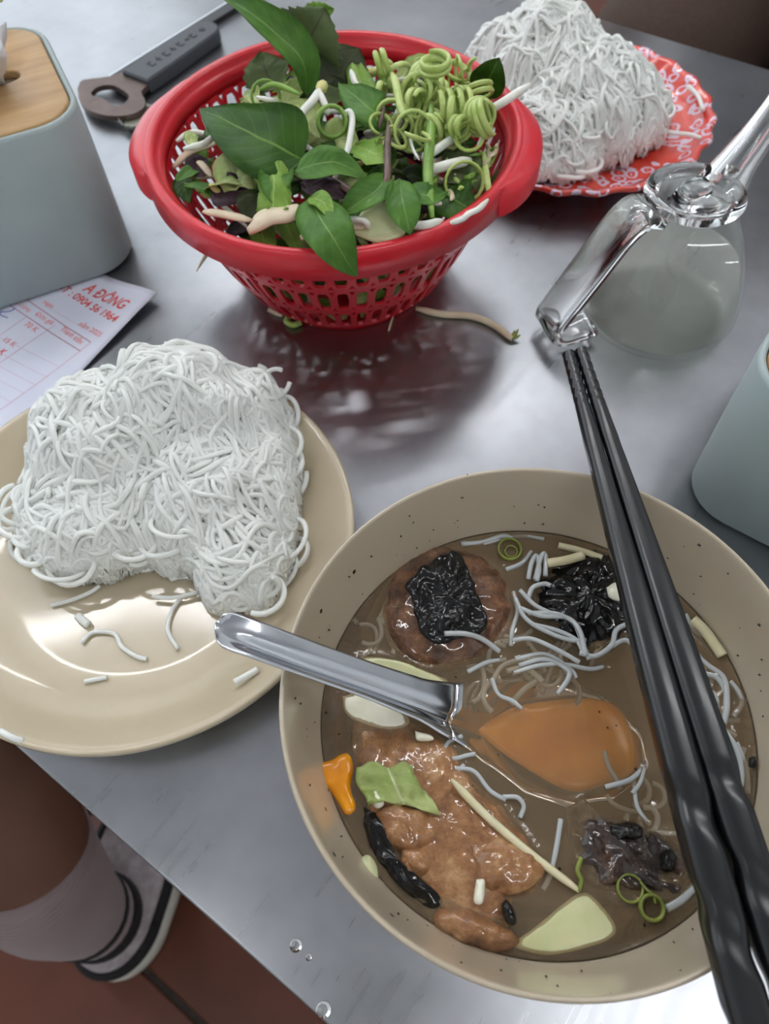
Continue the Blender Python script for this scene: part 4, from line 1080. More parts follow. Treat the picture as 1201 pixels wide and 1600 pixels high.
for (hx, hy) in ((222, 210), (848, 235)):
    d = G(hx, hy, .088) - KC; th0 = math.atan2(d.y, d.x); ext = min(.0165, max(.010, math.hypot(d.x, d.y) - KR))
    rings = []; NA = 28; half = math.radians(27)
    for i in range(NA + 1):
        t = -1 + 2 * i / NA; th = th0 + t * half; e_ = ext * (1 - abs(t) ** 2.6) ** .8 if abs(t) < 1 else 0
        ro = .1018 + e_; ca, sa = math.cos(th), math.sin(th)
        prof_ = [(.1000, .0895), (.1000, .0950), (.1016 + e_ * .3, .0946), (ro - .0012, .0916), (ro + .0002, .0900), (ro, .0790), (ro - .0016, .0790), (ro - .002, .0885)]
        rings.append([(r_ * ca, r_ * sa, z) for r_, z in prof_])
    v, f = loft(rings); o = mesh_obj('handle', v, f, M['red_plastic'], bas); autosm(o, 50)

# ------------------------------------------------------------------ herbs and vegetables
def leaf(name, mid, width, mat, fold=.25, teeth=0, n_=14, up=None, shape=.75, droop=0, seed=0, cup=0):
    """mid: midrib points base to tip"""
    P = catmull(mid, max(3, n_ // (len(mid) - 1))); n_ = len(P); up = (up or Vector((0, -.45, 1))).normalized()
    cols_ = (-1, -.66, -.33, 0, .33, .66, 1); V, UV, Fc = [], [], []
    for lay in (0, 1):
        for i, p in enumerate(P):
            t = i / (n_ - 1); tg = (P[min(i + 1, n_ - 1)] - P[max(0, i - 1)]).normalized()
            sd = tg.cross(up); sd = sd.normalized() if sd.length > 1e-6 else Vector((1, 0, 0)); nn = sd.cross(tg).normalized()
            wd = width * (math.sin(PI * min(1, t ** shape)) ** .85 if 0 < t < 1 else 0) + .0002
            if teeth: wd *= 1 + teeth * (((i * 1.0) % 2) - .5)
            for u in cols_:
                wob = .0016 * noise.noise(Vector((p.x * 60 + u, p.y * 60, seed + t * 3)))
                V.append(p + sd * (u * wd) + nn * (abs(u) * wd * fold - cup * u * u * wd + wob) - nn * (.00035 * lay)); UV.append((.5 + u / 2, t))
    k = len(cols_); q = n_ * k
    for i in range(n_ - 1):
        for j in range(k - 1):
            a = i * k + j; Fc.append((a, a + 1, a + k + 1, a + k)); Fc.append((q + a, q + a + k, q + a + k + 1, q + a + 1))
        for a in (i * k, i * k + k - 1): Fc.append((a, a + k, q + a + k, q + a))
    org = sum(P, Vector()) / len(P)
    o = mesh_obj(name, [p - org for p in V], Fc, M[mat], None, True, UV); o.location = org
    return o
def HL(name, pts, width, mat, label, cat='leaf', grp='herb leaves in the basket', **kw):
    return tag(leaf(name, [G(*p) for p in pts], width, mat, **kw), label, cat, grp)
camdir = Vector((0, -.8, .6))
HL('basil_leaf', [(474, 250, .104), (440, 232, .108), (400, 212, .110), (355, 190, .110), (312, 170, .107)], .0215, 'leaf_dark', 'broad dark green leaf pointing left over the basket slots', fold=.12, up=Vector((.1, -.5, 1)), shape=.62, n_=16)
HL('basil_leaf', [(480, 150, .098), (470, 95, .115), (430, 50, .128), (390, 20, .135), (345, -6, .138)], .0105, 'leaf_mid', 'long narrow leaf reaching past the top of basket', fold=.5, up=Vector((.6, -.6, .5)), shape=.7, n_=18)
HL('perilla_leaf', [(470, 95, .100), (482, 65, .113), (495, 38, .122), (508, 12, .128)], .021, 'leaf_perilla', 'grey-green serrated perilla leaf standing up at the far rim', up=camdir, teeth=.16, fold=.05, n_=20, shape=.6)
HL('perilla_leaf', [(455, 60, .112), (448, 40, .118), (445, 18, .122)], .0085, 'leaf_light', 'bright green leaf tip behind the perilla leaf', up=camdir, teeth=.15, fold=.1)
HL('perilla_leaf', [(470, 35, .120), (495, 22, .124), (522, 14, .126)], .006, 'leaf_light', 'bright green leaf edge above the perilla leaf', up=camdir, teeth=.15, fold=.1)
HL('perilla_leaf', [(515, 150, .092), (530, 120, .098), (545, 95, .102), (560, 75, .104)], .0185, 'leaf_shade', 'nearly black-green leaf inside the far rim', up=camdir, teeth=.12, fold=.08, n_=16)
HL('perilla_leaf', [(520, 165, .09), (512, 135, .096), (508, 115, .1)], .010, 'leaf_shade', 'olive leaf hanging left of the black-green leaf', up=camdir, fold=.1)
HL('perilla_leaf', [(430, 140, .094), (415, 110, .10), (408, 80, .106)], .0135, 'leaf_perilla', 'dull green leaf leaning on the far left rim', up=camdir, teeth=.12, fold=.1)
HL('basil_leaf', [(484, 310, .101), (500, 340, .105), (520, 372, .104), (540, 405, .094), (558, 432, .083)], .0118, 'leaf_mid', 'large green leaf hanging over the near basket rim', fold=.12, up=Vector((.2, -.9, .75)), shape=.62, n_=18)
HL('basil_leaf', [(484, 308, .103), (505, 318, .106), (520, 345, .105)], .0045, 'leaf_light', 'small leaf curling beside the hanging leaf', fold=.5)
HL('basil_leaf', [(462, 268, .104), (495, 255, .110), (530, 256, .110), (575, 280, .104)], .0085, 'leaf_mid', 'pointed leaf bending right across the basket middle', fold=.2, up=Vector((0, -.4, 1)))
HL('basil_leaf', [(625, 280, .104), (628, 310, .106), (635, 340, .103), (640, 366, .097)], .0082, 'leaf_mid', 'pale-veined leaf pointing down at the near rim', fold=.18, up=Vector((0, -.8, .8)))
HL('basil_leaf', [(606, 275, .104), (585, 300, .106), (555, 320, .104), (530, 335, .10)], .0075, 'leaf_mid', 'folded leaf slanting left of the pale-veined leaf', fold=.5)
HL('basil_leaf', [(748, 150, .092), (760, 130, .100), (770, 110, .108), (780, 90, .114)], .0098, 'leaf_dark', 'single pointed leaf standing at the right rim', fold=.2, up=camdir)
HL('basil_leaf', [(610, 190, .100), (585, 175, .108), (555, 150, .110), (530, 130, .108)], .0105, 'leaf_mid', 'mid green leaf in the centre of the basket', fold=.12, up=Vector((0, -.5, 1)))
HL('basil_leaf', [(440, 255, .100), (430, 285, .103), (425, 318, .1)], .0085, 'leaf_mid', 'small leaf drooping below the broad dark leaf', fold=.3)
HL('basil_leaf', [(690, 300, .093), (715, 315, .094), (745, 330, .09)], .012, 'leaf_dark', 'dark leaf lying inside the right near rim', fold=.2)
HL('basil_leaf', [(640, 290, .100), (665, 305, .102), (700, 300, .098)], .006, 'leaf_mid', 'small green leaf right of the pale-veined leaf', fold=.3)
HL('basil_leaf', [(555, 225, .102), (585, 240, .106), (610, 230, .106)], .008, 'leaf_light', 'bright yellow-green leaf tip near the dark stem', fold=.3, teeth=.2)
HL('basil_leaf', [(290, 275, .080), (288, 295, .078), (296, 318, .076)], .006, 'leaf_dark', 'dark leaf sliver against the left basket wall', fold=.2)
HL('basil_leaf', [(770, 300, .083), (785, 280, .086), (790, 255, .09)], .005, 'leaf_dark', 'dark leaf sliver against the right basket wall', fold=.3)
HL('purple_leaf', [(330, 300, .088), (360, 298, .092), (400, 302, .092)], .0095, 'leaf_purple', 'wide dark purple leaf at the left side of basket', fold=.1)
HL('purple_leaf', [(300, 275, .083), (310, 260, .086), (325, 250, .088)], .007, 'leaf_purple', 'purple leaf tip against the left slots', fold=.2)
HL('purple_leaf', [(470, 285, .098), (510, 295, .1), (550, 308, .096)], .006, 'leaf_purple', 'slim purple leaf in the middle of the basket', fold=.3)
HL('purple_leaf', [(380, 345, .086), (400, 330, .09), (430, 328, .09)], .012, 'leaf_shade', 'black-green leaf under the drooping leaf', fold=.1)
HL('lettuce_leaf', [(425, 150, .090), (445, 170, .1), (470, 195, .104), (500, 215, .1)], .018, 'leaf_lettuce', 'pale lettuce leaf behind the broad dark leaf', fold=.1, cup=.3)
HL('lettuce_leaf', [(340, 275, .088), (365, 260, .094), (400, 275, .094)], .010, 'leaf_lettuce', 'pale lettuce scrap under the broad dark leaf', fold=.2, cup=.3)
HL('lettuce_leaf', [(510, 230, .1), (535, 215, .104), (560, 220, .102)], .010, 'leaf_lettuce', 'pale lettuce scrap beside the white sprouts', fold=.2)
def frill(px, mat, label, wv=.004, seed=0):
    return tag(sheet('lettuce_leaf', px, .1, mat, wv, 130, seed=seed), label, 'leaf', 'herb leaves in the basket')
frill([[(405, 165, .100), (430, 158, .103), (460, 165, .105)], [(400, 185, .102), (435, 180, .106), (475, 185, .107)], [(420, 210, .101), (455, 205, .105), (490, 208, .105)]], 'leaf_lettuce', 'frilly pale lettuce piece left of the hooked sprout', .006, 1)
frill([[(330, 255, .092), (355, 245, .095), (385, 255, .096)], [(335, 280, .093), (365, 272, .096), (395, 278, .097)], [(350, 300, .091), (375, 296, .094), (400, 300, .094)]], 'leaf_lettuce', 'frilly pale lettuce piece under the broad dark leaf', .005, 2)
frill([[(395, 270, .099), (420, 262, .102), (450, 268, .103)], [(405, 300, .099), (430, 295, .102), (455, 300, .102)], [(400, 330, .096), (425, 325, .1), (450, 330, .1)]], 'leaf_light', 'crumpled light green leaf below the broad dark leaf', .006, 3)
frill([[(540, 110, .098), (555, 105, .1), (575, 112, .1)], [(545, 140, .1), (565, 135, .103), (590, 140, .103)], [(550, 165, .1), (575, 160, .103), (600, 170, .103)]], 'leaf_light', 'crumpled light leaf left of the curl cluster', .005, 4)
frill([[(690, 240, .096), (715, 232, .098), (745, 238, .097)], [(695, 265, .095), (722, 258, .098), (752, 262, .096)], [(690, 295, .093), (720, 290, .096), (750, 292, .094)]], 'leaf_perilla', 'dull crumpled leaf low at the right side', .006, 5)
for k_ in range(18):
    rq = random.Random(100 + k_); x_, y_ = rq.uniform(680, 770), rq.uniform(225, 320); hd = rq.uniform(0, 6.3); P = []
    for j_ in range(4): P.append(G(x_, y_, rq.uniform(.090, .099))); x_ += math.cos(hd) * 16; y_ += math.sin(hd) * 12; hd += rq.uniform(-.7, .7)
    P = [Vector((KC.x, KC.y, p.z)) + (Vector((p.x - KC.x, p.y - KC.y, 0)).normalized() * min(.088, Vector((p.x - KC.x, p.y - KC.y, 0)).length)) for p in P]
    tag(tube_obj('stem_shred', catmull(P, 5), tub([0, .2, .8, 1], [.0006, .0014, .0014, .0006]), M[('curl', 'stem_green', 'blossom')[k_ % 3]], None, 6, .6), ('pale green', 'bright green', 'beige')[k_ % 3] + ' stem shred tangled at the right basket wall', 'stem', 'straight stem shreds')
# big slice of papaya, blossom shreds
tag(blob('papaya_slice', [(552, 365, .094), (556, 345, .097), (575, 320, .100), (600, 318, .100), (618, 340, .097), (622, 365, .094), (590, 378, .092)], .095, .0008, M['papaya'], amp=.0003, thick=.0016, flat=.15), 'rounded translucent papaya slice at the near basket rim', 'papaya', 'papaya slices in the basket')
tag(blob('papaya_slice', [(575, 372, .093), (600, 362, .095), (625, 352, .096), (632, 365, .094), (605, 378, .092)], .094, .0008, M['papaya'], amp=.0003, thick=.0014, flat=.15), 'smaller papaya slice tucked along the near rim', 'papaya', 'papaya slices in the basket')
def ribbon(name, pts, w_, mat, label, cat, grp, flat=.35, sides=8):
    P = catmull([G(*p) if len(p) == 3 else p for p in pts], 6)
    return tag(tube_obj(name, P, tub([0, .2, .8, 1], [w_ * .5, w_, w_, w_ * .4]), M[mat], None, sides, flat), label, cat, grp)
g_ = 'banana blossom shreds in the basket'
for pts, w_, lb in (([(318, 330, .090), (350, 335, .092), (395, 345, .090)], .0028, 'beige blossom shred lying along the left near rim'),
                    ([(388, 362, .092), (420, 340, .097), (450, 335, .098), (467, 322, .100)], .0055, 'forked beige blossom shred left of the hanging leaf'),
                    ([(395, 350, .094), (410, 335, .097), (440, 328, .099)], .0028, 'pinkish blossom shred curved behind the forked one'),
                    ([(470, 372, .092), (490, 360, .095), (520, 362, .095)], .0035, 'beige blossom shred under the hanging leaf'),
                    ([(525, 352, .095), (550, 350, .096), (575, 352, .096)], .004, 'beige blossom shred right of the hanging leaf'),
                    ([(270, 262, .081), (300, 235, .088), (340, 222, .092)], .003, 'beige stalk leaning on the left slots'),
                    ([(305, 245, .085), (318, 260, .088), (330, 275, .088)], .002, 'thin beige stalk crossing the purple leaf')):
    ribbon('blossom_shred', pts, w_, 'blossom', lb, 'blossom', g_, .45)
# bean sprouts, with heads
def sprout(pts, r_, label, head=True, mat='sprout', grp='bean sprouts in the basket', raw=False):
    P = catmull([p if raw else G(*p) for p in pts], 6)
    o = tube_obj('bean_sprout', P, tub([0, .12, .85, 1], [r_ * .6, r_, r_, r_ * .5]), M[mat], None, 8); tag(o, label, 'bean sprout', grp)
    if head:
        d = (P[0] - P[2]).normalized(); hp = [P[0] + d * k for k in (-.001, .001, .003, .005, .0065)]
        tube_obj('seed_head', hp, tub([0, .3, .7, 1], [r_ * .7, r_ * 1.5, r_ * 1.4, r_ * .3]), M['sprout_head'], o, 8)
    return o
for pts, r_, lb, hd in (([(500, 140, .112), (488, 158, .112), (470, 180, .110), (456, 218, .106)], .0022, 'thick white bean sprout with a hooked top', True),
                        ([(498, 142, .113), (508, 165, .110), (513, 180, .106)], .0018, 'short white sprout joined to the hooked one', False),
                        ([(528, 190, .108), (545, 175, .112), (550, 190, .110), (545, 225, .106), (540, 245, .104)], .0017, 'white bean sprout bent over with a yellow head', True),
                        ([(660, 250, .102), (690, 228, .104), (730, 203, .102)], .0022, 'straight white sprout slanting below the curls', False),
                        ([(665, 268, .100), (700, 258, .102), (735, 250, .1)], .0026, 'white sprout lying under the slanting one', False),
                        ([(755, 178, .106), (785, 160, .112), (828, 132, .116)], .0022, 'pale cut sprout poking out over the right rim', False),
                        ([(570, 150, .1), (555, 130, .106), (548, 110, .106)], .0018, 'pale sprout at the foot of the curl cluster', True),
                        ([(640, 352, .094), (665, 352, .096), (690, 345, .095)], .0022, 'white sprout at the near rim beside the pale-veined leaf', False),
                        ([(700, 350, .094), (722, 342, .097), (732, 334, .099), (748, 326, .0985), (762, 312, .0975)], .0015, 'yellow-tailed sprout hooked onto the right near rim', False),
                        ([(640, 318, .097), (665, 315, .098), (690, 318, .097)], .0014, 'thin white sprout beside the green stem', False),
                        ([(640, 215, .104), (646, 235, .105), (655, 250, .104)], .0008, 'thread-thin white sprout beside the dark stem', False)):
    sprout(pts, r_, lb, hd)
# stems
g_ = 'herb stems in the basket'
for pts, r_, mt, lb in (([(607, 190, .108), (605, 235, .108), (604, 280, .105), (590, 302, .10)], .0018, 'stem_purple', 'dark purple-brown stem upright in the basket middle'),
                        ([(600, 165, .110), (597, 180, .109), (592, 200, .106)], .0012, 'stem_purple', 'thin grey stem under the curl cluster'),
                        ([(674, 165, .112), (672, 215, .108), (668, 270, .104), (675, 340, .098)], .0026, 'stem_green', 'flat bright green stalk standing in front of curls'),
                        ([(520, 280, .100), (550, 300, .1), (562, 308, .098)], .0022, 'stem_purple', 'dark purple stem lying in the basket middle'),
                        ([(755, 238, .098), (760, 275, .096), (765, 310, .092)], .0017, 'curl', 'pale green stalk inside the right rim'),
                        ([(612, 115, .112), (618, 130, .114), (625, 165, .112), (636, 190, .11)], .0022, 'curl', 'pale green stalk left of the curl cluster')):
    ribbon('herb_stem', pts, r_, mt, lb, 'stem', g_, .7)
# curled shredded stems
def helix(c, axis, rad, turns, pitch, r_, label, mat='curl', flat=.6, a0=0, grow=0):
    axis = axis.normalized(); u = axis.orthogonal().normalized(); w_ = axis.cross(u); P = []
    n_ = int(turns * 16)
    for k in range(n_ + 1):
        a = a0 + 2 * PI * k / 16; q = rad * (1 + grow * k / n_)
        P.append(c + u * (q * math.cos(a)) + w_ * (q * math.sin(a)) + axis * (pitch * (k / 16 - turns / 2)))
    o = tube_obj('stem_curl', P, tub([0, .1, .9, 1], [r_ * .6, r_, r_, r_ * .6]), M[mat], None, 6, flat)
    return tag(o, label, 'stem curl', 'curled shredded stems')
Z = Vector((0, 0, 1)); XX = Vector((1, 0, 0)); YY = Vector((0, 1, 0))
helix(G(680, 102, .120), Z, .0070, 2.2, .0034, .0022, 'topmost tight green curl of the cluster', flat=.6)
helix(G(751, 180, .113), Vector((.3, -.8, .6)), .0088, 3.2, .0034, .0020, 'ball-like green curl at the right end of cluster', grow=-.4)
helix(G(757, 185, .116), Vector((1, -.2, .5)), .0085, 1.6, .003, .0017, 'loose loop wrapped over the ball-like curl')
helix(G(712, 165, .112), XX, .0070, 3.5, .0048, .0020, 'row of green spiral turns right of the stalk')
helix(G(598, 98, .112), Vector((1, 0, .2)), .006, 1.6, .004, .0018, 'hooked green curl at the left end of cluster')
helix(G(415, 150, .108), Vector((.2, -1, .5)), .0075, 1.3, .003, .0015, 'green ring curl beside the long narrow leaf', mat='stem_green')
ribbon('stem_curl', [(405, 140, .112), (430, 132, .114), (470, 148, .112)], .0018, 'stem_green', 'green stalk arching from the ring curl', 'stem curl', 'curled shredded stems', .7)
helix(G(518, 190, .110), Vector((.2, -1, .5)), .0072, 1.5, .003, .0020, 'green ring curl beside the hooked sprout', mat='stem_green')
helix(G(645, 205, .106), Vector((0, -1, .5)), .0095, 2.2, .003, .0016, 'wide green loop under the curl cluster')
helix(G(655, 100, .116), Vector((0, -1, .4)), .0028, 1.5, .002, .0007, 'tiny pink-tipped tendril above the cluster')
helix(G(725, 285, .098), Vector((0, -1, .6)), .0095, 1.2, .003, .0014, 'thin green loop near the right rim')
q = random.Random(21)
for k in range(38):
    px, py = q.uniform(585, 750), q.uniform(112, 215)
    helix(G(px, py, q.uniform(.097, .112)), Vector((q.uniform(-1, 1), q.uniform(-1, .3), q.uniform(-.3, 1))), q.uniform(.0045, .009), q.uniform(.7, 2.0), q.uniform(.0025, .005), q.uniform(.0011, .0021), 'green curled shred tangled in the ' + ('left' if px < 640 else 'middle' if px < 700 else 'right') + (' top' if py < 160 else ' foot') + ' of the curl cluster', a0=q.uniform(0, 6))
for k in range(20):
    px, py = q.uniform(600, 760), q.uniform(110, 230); P0 = G(px, py, q.uniform(.1, .114))
    P = [P0]; hd = q.uniform(0, 6)
    for j in range(4): hd += q.uniform(-.9, .9); P.append(P[-1] + Vector((math.cos(hd) * .008, math.sin(hd) * .008, q.uniform(-.004, .003))))
    ribbon('stem_shred', P, q.uniform(.001, .002), 'curl', 'straight green shred in the ' + ('left' if px < 650 else 'middle' if px < 710 else 'right') + (' top' if py < 165 else ' foot') + ' of the curl cluster', 'stem curl', 'straight stem shreds', .5)
# the rest of the basket's filling
def inside(z): 
    a = q.uniform(0, 2 * PI); r_ = (rwall(min(z, .08)) - .014) * math.sqrt(q.uniform(0, 1)); return Vector((KC.x + r_ * math.cos(a), KC.y + r_ * math.sin(a), z))
def clampin(p):
    d = Vector((p.x - KC.x, p.y - KC.y, 0)); lim = rwall(min(max(p.z, .008), .08)) - .0045
    if d.length > lim: d = d.normalized() * lim
    return Vector((KC.x + d.x, KC.y + d.y, max(p.z, .0095)))
def ztop(p): return .092 + .010 * (1 - ((p - KC).xy.length / .09) ** 2)
def place_in(p):
    d = p - KC; side = ('right' if d.x > 0 else 'left') + (' far' if d.y > 0 else ' near')
    return ('in the ' if p.z > .07 else 'low in the ') + side + ' basket quarter'
fill = [('leaf_dark', 'basil_leaf', 'dark green herb leaf deep in the heaped basket'), ('leaf_mid', 'basil_leaf', 'mid green herb leaf deep in the heaped basket'), ('leaf_light', 'young_leaf', 'light green herb leaf deep in the heaped basket'),
        ('leaf_perilla', 'perilla_leaf', 'dull perilla leaf deep in the heaped basket'), ('leaf_lettuce', 'lettuce_leaf', 'pale lettuce scrap deep in the heaped basket'), ('leaf_purple', 'purple_leaf', 'purple herb leaf deep in the heaped basket')]
for k in range(190):
    z = q.uniform(.014, .082); p = inside(z)
    if k < 105: p = inside(.085); p.z = ztop(p) - q.uniform(.002, .018)
    mt, nm, lb = fill[q.choices(range(6), (26, 30, 18, 10, 30, 10))[0]]
    hd = q.uniform(0, 2 * PI); L = q.uniform(.008, .016) if k < 105 else q.uniform(.011, .021); dv = Vector((math.cos(hd), math.sin(hd), q.uniform(-.6, .6)))
    mid = [clampin(p - dv * L + Z * 0), clampin(p - dv * L * .3 + Z * q.uniform(0, .004)), clampin(p + dv * L * .4 + Z * q.uniform(-.002, .003)), clampin(p + dv * L)]
    if (mid[0] - mid[-1]).length < .012: continue
    o = leaf(nm, mid, L * q.uniform(.28, .46), mt, fold=q.uniform(0, .35), n_=9, up=Vector((q.uniform(-.7, .7), q.uniform(-1, .3), 1)), teeth=q.choice((0, 0, .12)), seed=k)
    tag(o, lb.replace('deep in the heaped basket', place_in(p)), 'leaf', 'herb leaves filling the basket')
for k in range(90):
    z = q.uniform(.014, .09) if k < 50 else q.uniform(.088, .099); p = inside(z); hd = q.uniform(0, 6.3); P = [p]
    for j in range(3): hd += q.uniform(-.8, .8); P.append(clampin(P[-1] + Vector((math.cos(hd), math.sin(hd), q.uniform(-.4, .4))) * .011))
    if k % 2: sprout([clampin(x) for x in P], q.uniform(.0012, .0019), 'white bean sprout ' + place_in(p), k % 4 == 1, grp='bean sprouts filling the basket', raw=True)
    else: ribbon('stem_shred', [clampin(x) for x in P], q.uniform(.0012, .0022), q.choice(('curl', 'stem_green', 'blossom', 'stem_purple')), 'shredded stalk ' + place_in(p), 'stem', 'stalks filling the basket', .6)

# pieces pressed against the near wall, seen through the slots
for k in range(26):
    th = math.radians(-165 + 150 * k / 25 + q.uniform(-3, 3)); z = q.uniform(.022, .062); L = q.uniform(.007, .012); tl = q.uniform(-1.4, 1.4)
    mid = []
    for t in (-1, -.3, .4, 1):
        zz = z + t * L * math.cos(tl); a = th + t * L * math.sin(tl) / .08; r_ = rwall(zz) - .0042
        mid.append(Vector((KC.x + r_ * math.cos(a), KC.y + r_ * math.sin(a), zz)))
    mt = ('leaf_lettuce', 'leaf_mid', 'leaf_lettuce', 'leaf_light')[k % 4]
    o = leaf('lettuce_leaf' if mt == 'leaf_lettuce' else 'basil_leaf', mid, L * .5, mt, fold=.02, n_=9, up=Vector((math.cos(th), math.sin(th), .2)), seed=k)
    tag(o, ('pale lettuce', 'green herb', 'pale lettuce', 'light green herb')[k % 4] + ' leaf pressed behind the near basket slots', 'leaf', 'leaves behind the basket slots')

# scraps round the basket
g_ = 'vegetable scraps on the table'
o = strand([(650, 482), (690, 491), (735, 494), (770, 507), (800, 530)], .0022, 'long beige bean sprout lying on the table by the basket', nm='bean_sprout', mat='blossom', cat='bean sprout', grp=g_, rf=tub([0, .1, .9, 1], [.0012, .0021, .0021, .0016]), sides=8)
e_ = G(800, 530, .0024)
for dv in ((.004, .005, .003), (.002, .006, .001), (.005, .002, .001)):
    tube_obj('root_tip', [e_, e_ + Vector(dv) * .6, e_ + Vector(dv)], tub([0, .5, 1], [.0008, .0011, .0003]), M['scallion'], o, 6)
strand([(460, 492), (450, 496), (448, 503), (458, 508), (470, 504)], .0022, 'small pale green scrap curled under the basket', r=.0019, mat='curl', nm='stem_scrap', cat='scrap', grp=g_)
strand([(420, 484), (430, 489), (442, 493)], .0018, 'flat pale scrap under the left of the basket', r=.0015, mat='blossom', nm='stem_scrap', cat='scrap', grp=g_)
strand([(485, 507), (495, 503), (503, 500)], .0012, 'thin pale scrap under the basket front', r=.0008, mat='blossom', nm='stem_scrap', cat='scrap', grp=g_)
strand([(615, 490), (611, 502), (607, 516)], .0012, 'fine root thread under the basket right', r=.0006, mat='blossom', nm='stem_scrap', cat='scrap', grp=g_)
strand([(325, 381, .068), (322, 397, .064), (315, 410, .060), (307, 424, .058)], .06, 'thin beige sprout tail poking out of the left slots', nm='bean_sprout', mat='blossom', cat='bean sprout', grp=g_, rf=tub([0, .4, 1], [.0016, .0012, .0003]))
strand([(565, 470, .020), (567, 484, .015), (566, 495, .011)], .02, 'pale leaf scrap poking through the front slots', r=.0016, mat='curl', nm='stem_scrap', cat='scrap', grp=g_)

# ------------------------------------------------------------------ glass cruet
QC = Vector((.1705, .3445, 0))
cru = empty('glass_cruet', QC); tag(cru, 'clear glass cruet half full of pale liquid', 'cruet')
outp = [(.0005, .0), (.040, .0), (.0440, .0022), (.0456, .008), (.0452, .016), (.0428, .028), (.0388, .041), (.0340, .053), (.0290, .063), (.0255, .070), (.0240, .0745), (.0246, .0770)]
inp = [(.0226, .0770), (.0222, .0745), (.0236, .0700), (.0272, .0625), (.0322, .0520), (.0370, .0402), (.0410, .0275), (.0434, .016), (.0437, .009), (.0420, .0045), (.038, .0035), (.0005, .0035)]
v, f = lathe(outp + inp, 80); mesh_obj('flask', v, f, M['thin_glass'], cru)
lq = [(.0005, .0037), (.0378, .0037), (.0418, .0047), (.0435, .009), (.0432, .016), (.0408, .0275), (.0380, .0365), (.0374, .0372), (.0366, .0366), (.0005, .0366)]
v, f = lathe(lq, 80); o = mesh_obj('liquid', v, f, M['vinegar'], cru); o['label'] = 'pale clear liquid'
lid = [(.0005, .0740), (.0195, .0740), (.0205, .0760), (.0208, .0775), (.0255, .0778), (.0262, .0790), (.0255, .0806), (.0225, .0812), (.019, .0806), (.0175, .0790), (.014, .0786), (.0005, .0788)]
v, f = lathe(lid, 64); ld = mesh_obj('lid', v, f, M['glass'], cru)
hd_ = Vector((-.962, -.272, 0)); sd_ = Vector((.272, -.962, 0))
# fin-shaped knob
rings = []
for (x, h, t) in ((-.013, .0005, .0010), (-.011, .0055, .0016), (-.006, .0092, .0022), (0, .0105, .0026), (.004, .0090, .0024), (.007, .0045, .0018), (.009, .0005, .0010)):
    c = -hd_ * x * -1; rings.append([hd_ * -x * -1 * 1 + sd_ * (t * y) * 1.5 + Vector((0, 0, .0795 + h * z)) + hd_ * .004 for (y, z) in ((-1.6, -.1), (1.6, -.1), (1, .7), (.4, 1), (-.4, 1), (-1, .7))])
v, f = loft(rings); o = mesh_obj('knob', v, f, M['glass'], ld)
def strap(path, wd, th, name):
    P = catmull(path, 7); rings = []
    for i, p in enumerate(P):
        t = (P[min(i + 1, len(P) - 1)] - P[max(i - 1, 0)]).normalized(); nn = sd_.cross(t).normalized()
        k = i / (len(P) - 1)
        rings.append([p + sd_ * (x * wd) + nn * (y * th) for (x, y) in ((-.5, -.3), (-.5, .3), (-.42, .5), (.42, .5), (.5, .3), (.5, -.3), (.42, -.5), (-.42, -.5))])
    v, f = loft(rings); o = mesh_obj(name, v, f, M['glass'], cru); return o
strap([-hd_ * -.0225 + Vector((0, 0, .0745)), hd_ * .031 + Vector((0, 0, .0765)), hd_ * .040 + Vector((0, 0, .0700)), hd_ * .054 + Vector((0, 0, .046)), hd_ * .067 + Vector((0, 0, .024)), hd_ * .0725 + Vector((0, 0, .0125)), hd_ * .068 + Vector((0, 0, .0065)), hd_ * .058 + Vector((0, 0, .006)), hd_ * .0462 + Vector((0, 0, .0075))], .0250, .0062, 'handle')
sp = [Vector((.015, .010, .064)), Vector((.026, .021, .077)), Vector((.037, .030, .089)), Vector((.046, .037, .104)), Vector((.051, .041, .112))]
P = catmull(sp, 6); va_, fa_ = tube_vf(P, tub([0, .3, .7, 1], [.0155, .0105, .0072, .0066]), 20); vb_, fb_ = tube_vf(P[6:], tub([0, .5, 1], [.0072, .0048, .0044]), 20, base=len(va_))
mesh_obj('spout', va_ + vb_, fa_ + [t[::-1] for t in fb_], M['glass'], cru)

# water drops on the table edge
for (px, py, r_, lb) in ((462, 1478, .0024, 'water drop on the steel left of the bowl foot'), (482, 1496, .0012, 'tiny water drop beside the larger one'), (505, 1578, .0028, 'water drop at the very edge of the table')):
    v, f = lathe([(r_, 0), (r_ * .96, r_ * .16), (r_ * .75, r_ * .34), (r_ * .4, r_ * .46), (r_ * .02, r_ * .5)], 20); o = mesh_obj('water_drop', v, f + [tuple(range(20))[::-1]], M['water']); o.location = G(px, py, .0002); tag(o, lb, 'water drop', 'water drops')

# ------------------------------------------------------------------ people and stool
def skin_obj(name, verts, edges, radii, mat, root, sub=2, parent=None):
    me = bpy.data.meshes.new(name); me.from_pydata([tuple(v) for v in verts], edges, []); me.materials.append(mat)
    o = bpy.data.objects.new(name, me); col.objects.link(o)
    o.modifiers.new('skin', 'SKIN'); 
    if not me.skin_vertices: 
        bpy.context.view_layer.objects.active = o
    sv = me.skin_vertices[0].data
    for i, r_ in enumerate(radii): sv[i].radius = (r_, r_) if not isinstance(r_, tuple) else r_; sv[i].use_root = (i == root)
    o.modifiers['skin'].use_smooth_shade = True
    s_ = o.modifiers.new('sub', 'SUBSURF'); s_.levels = sub; s_.render_levels = sub
    if parent: reparent(o, parent)
    return o
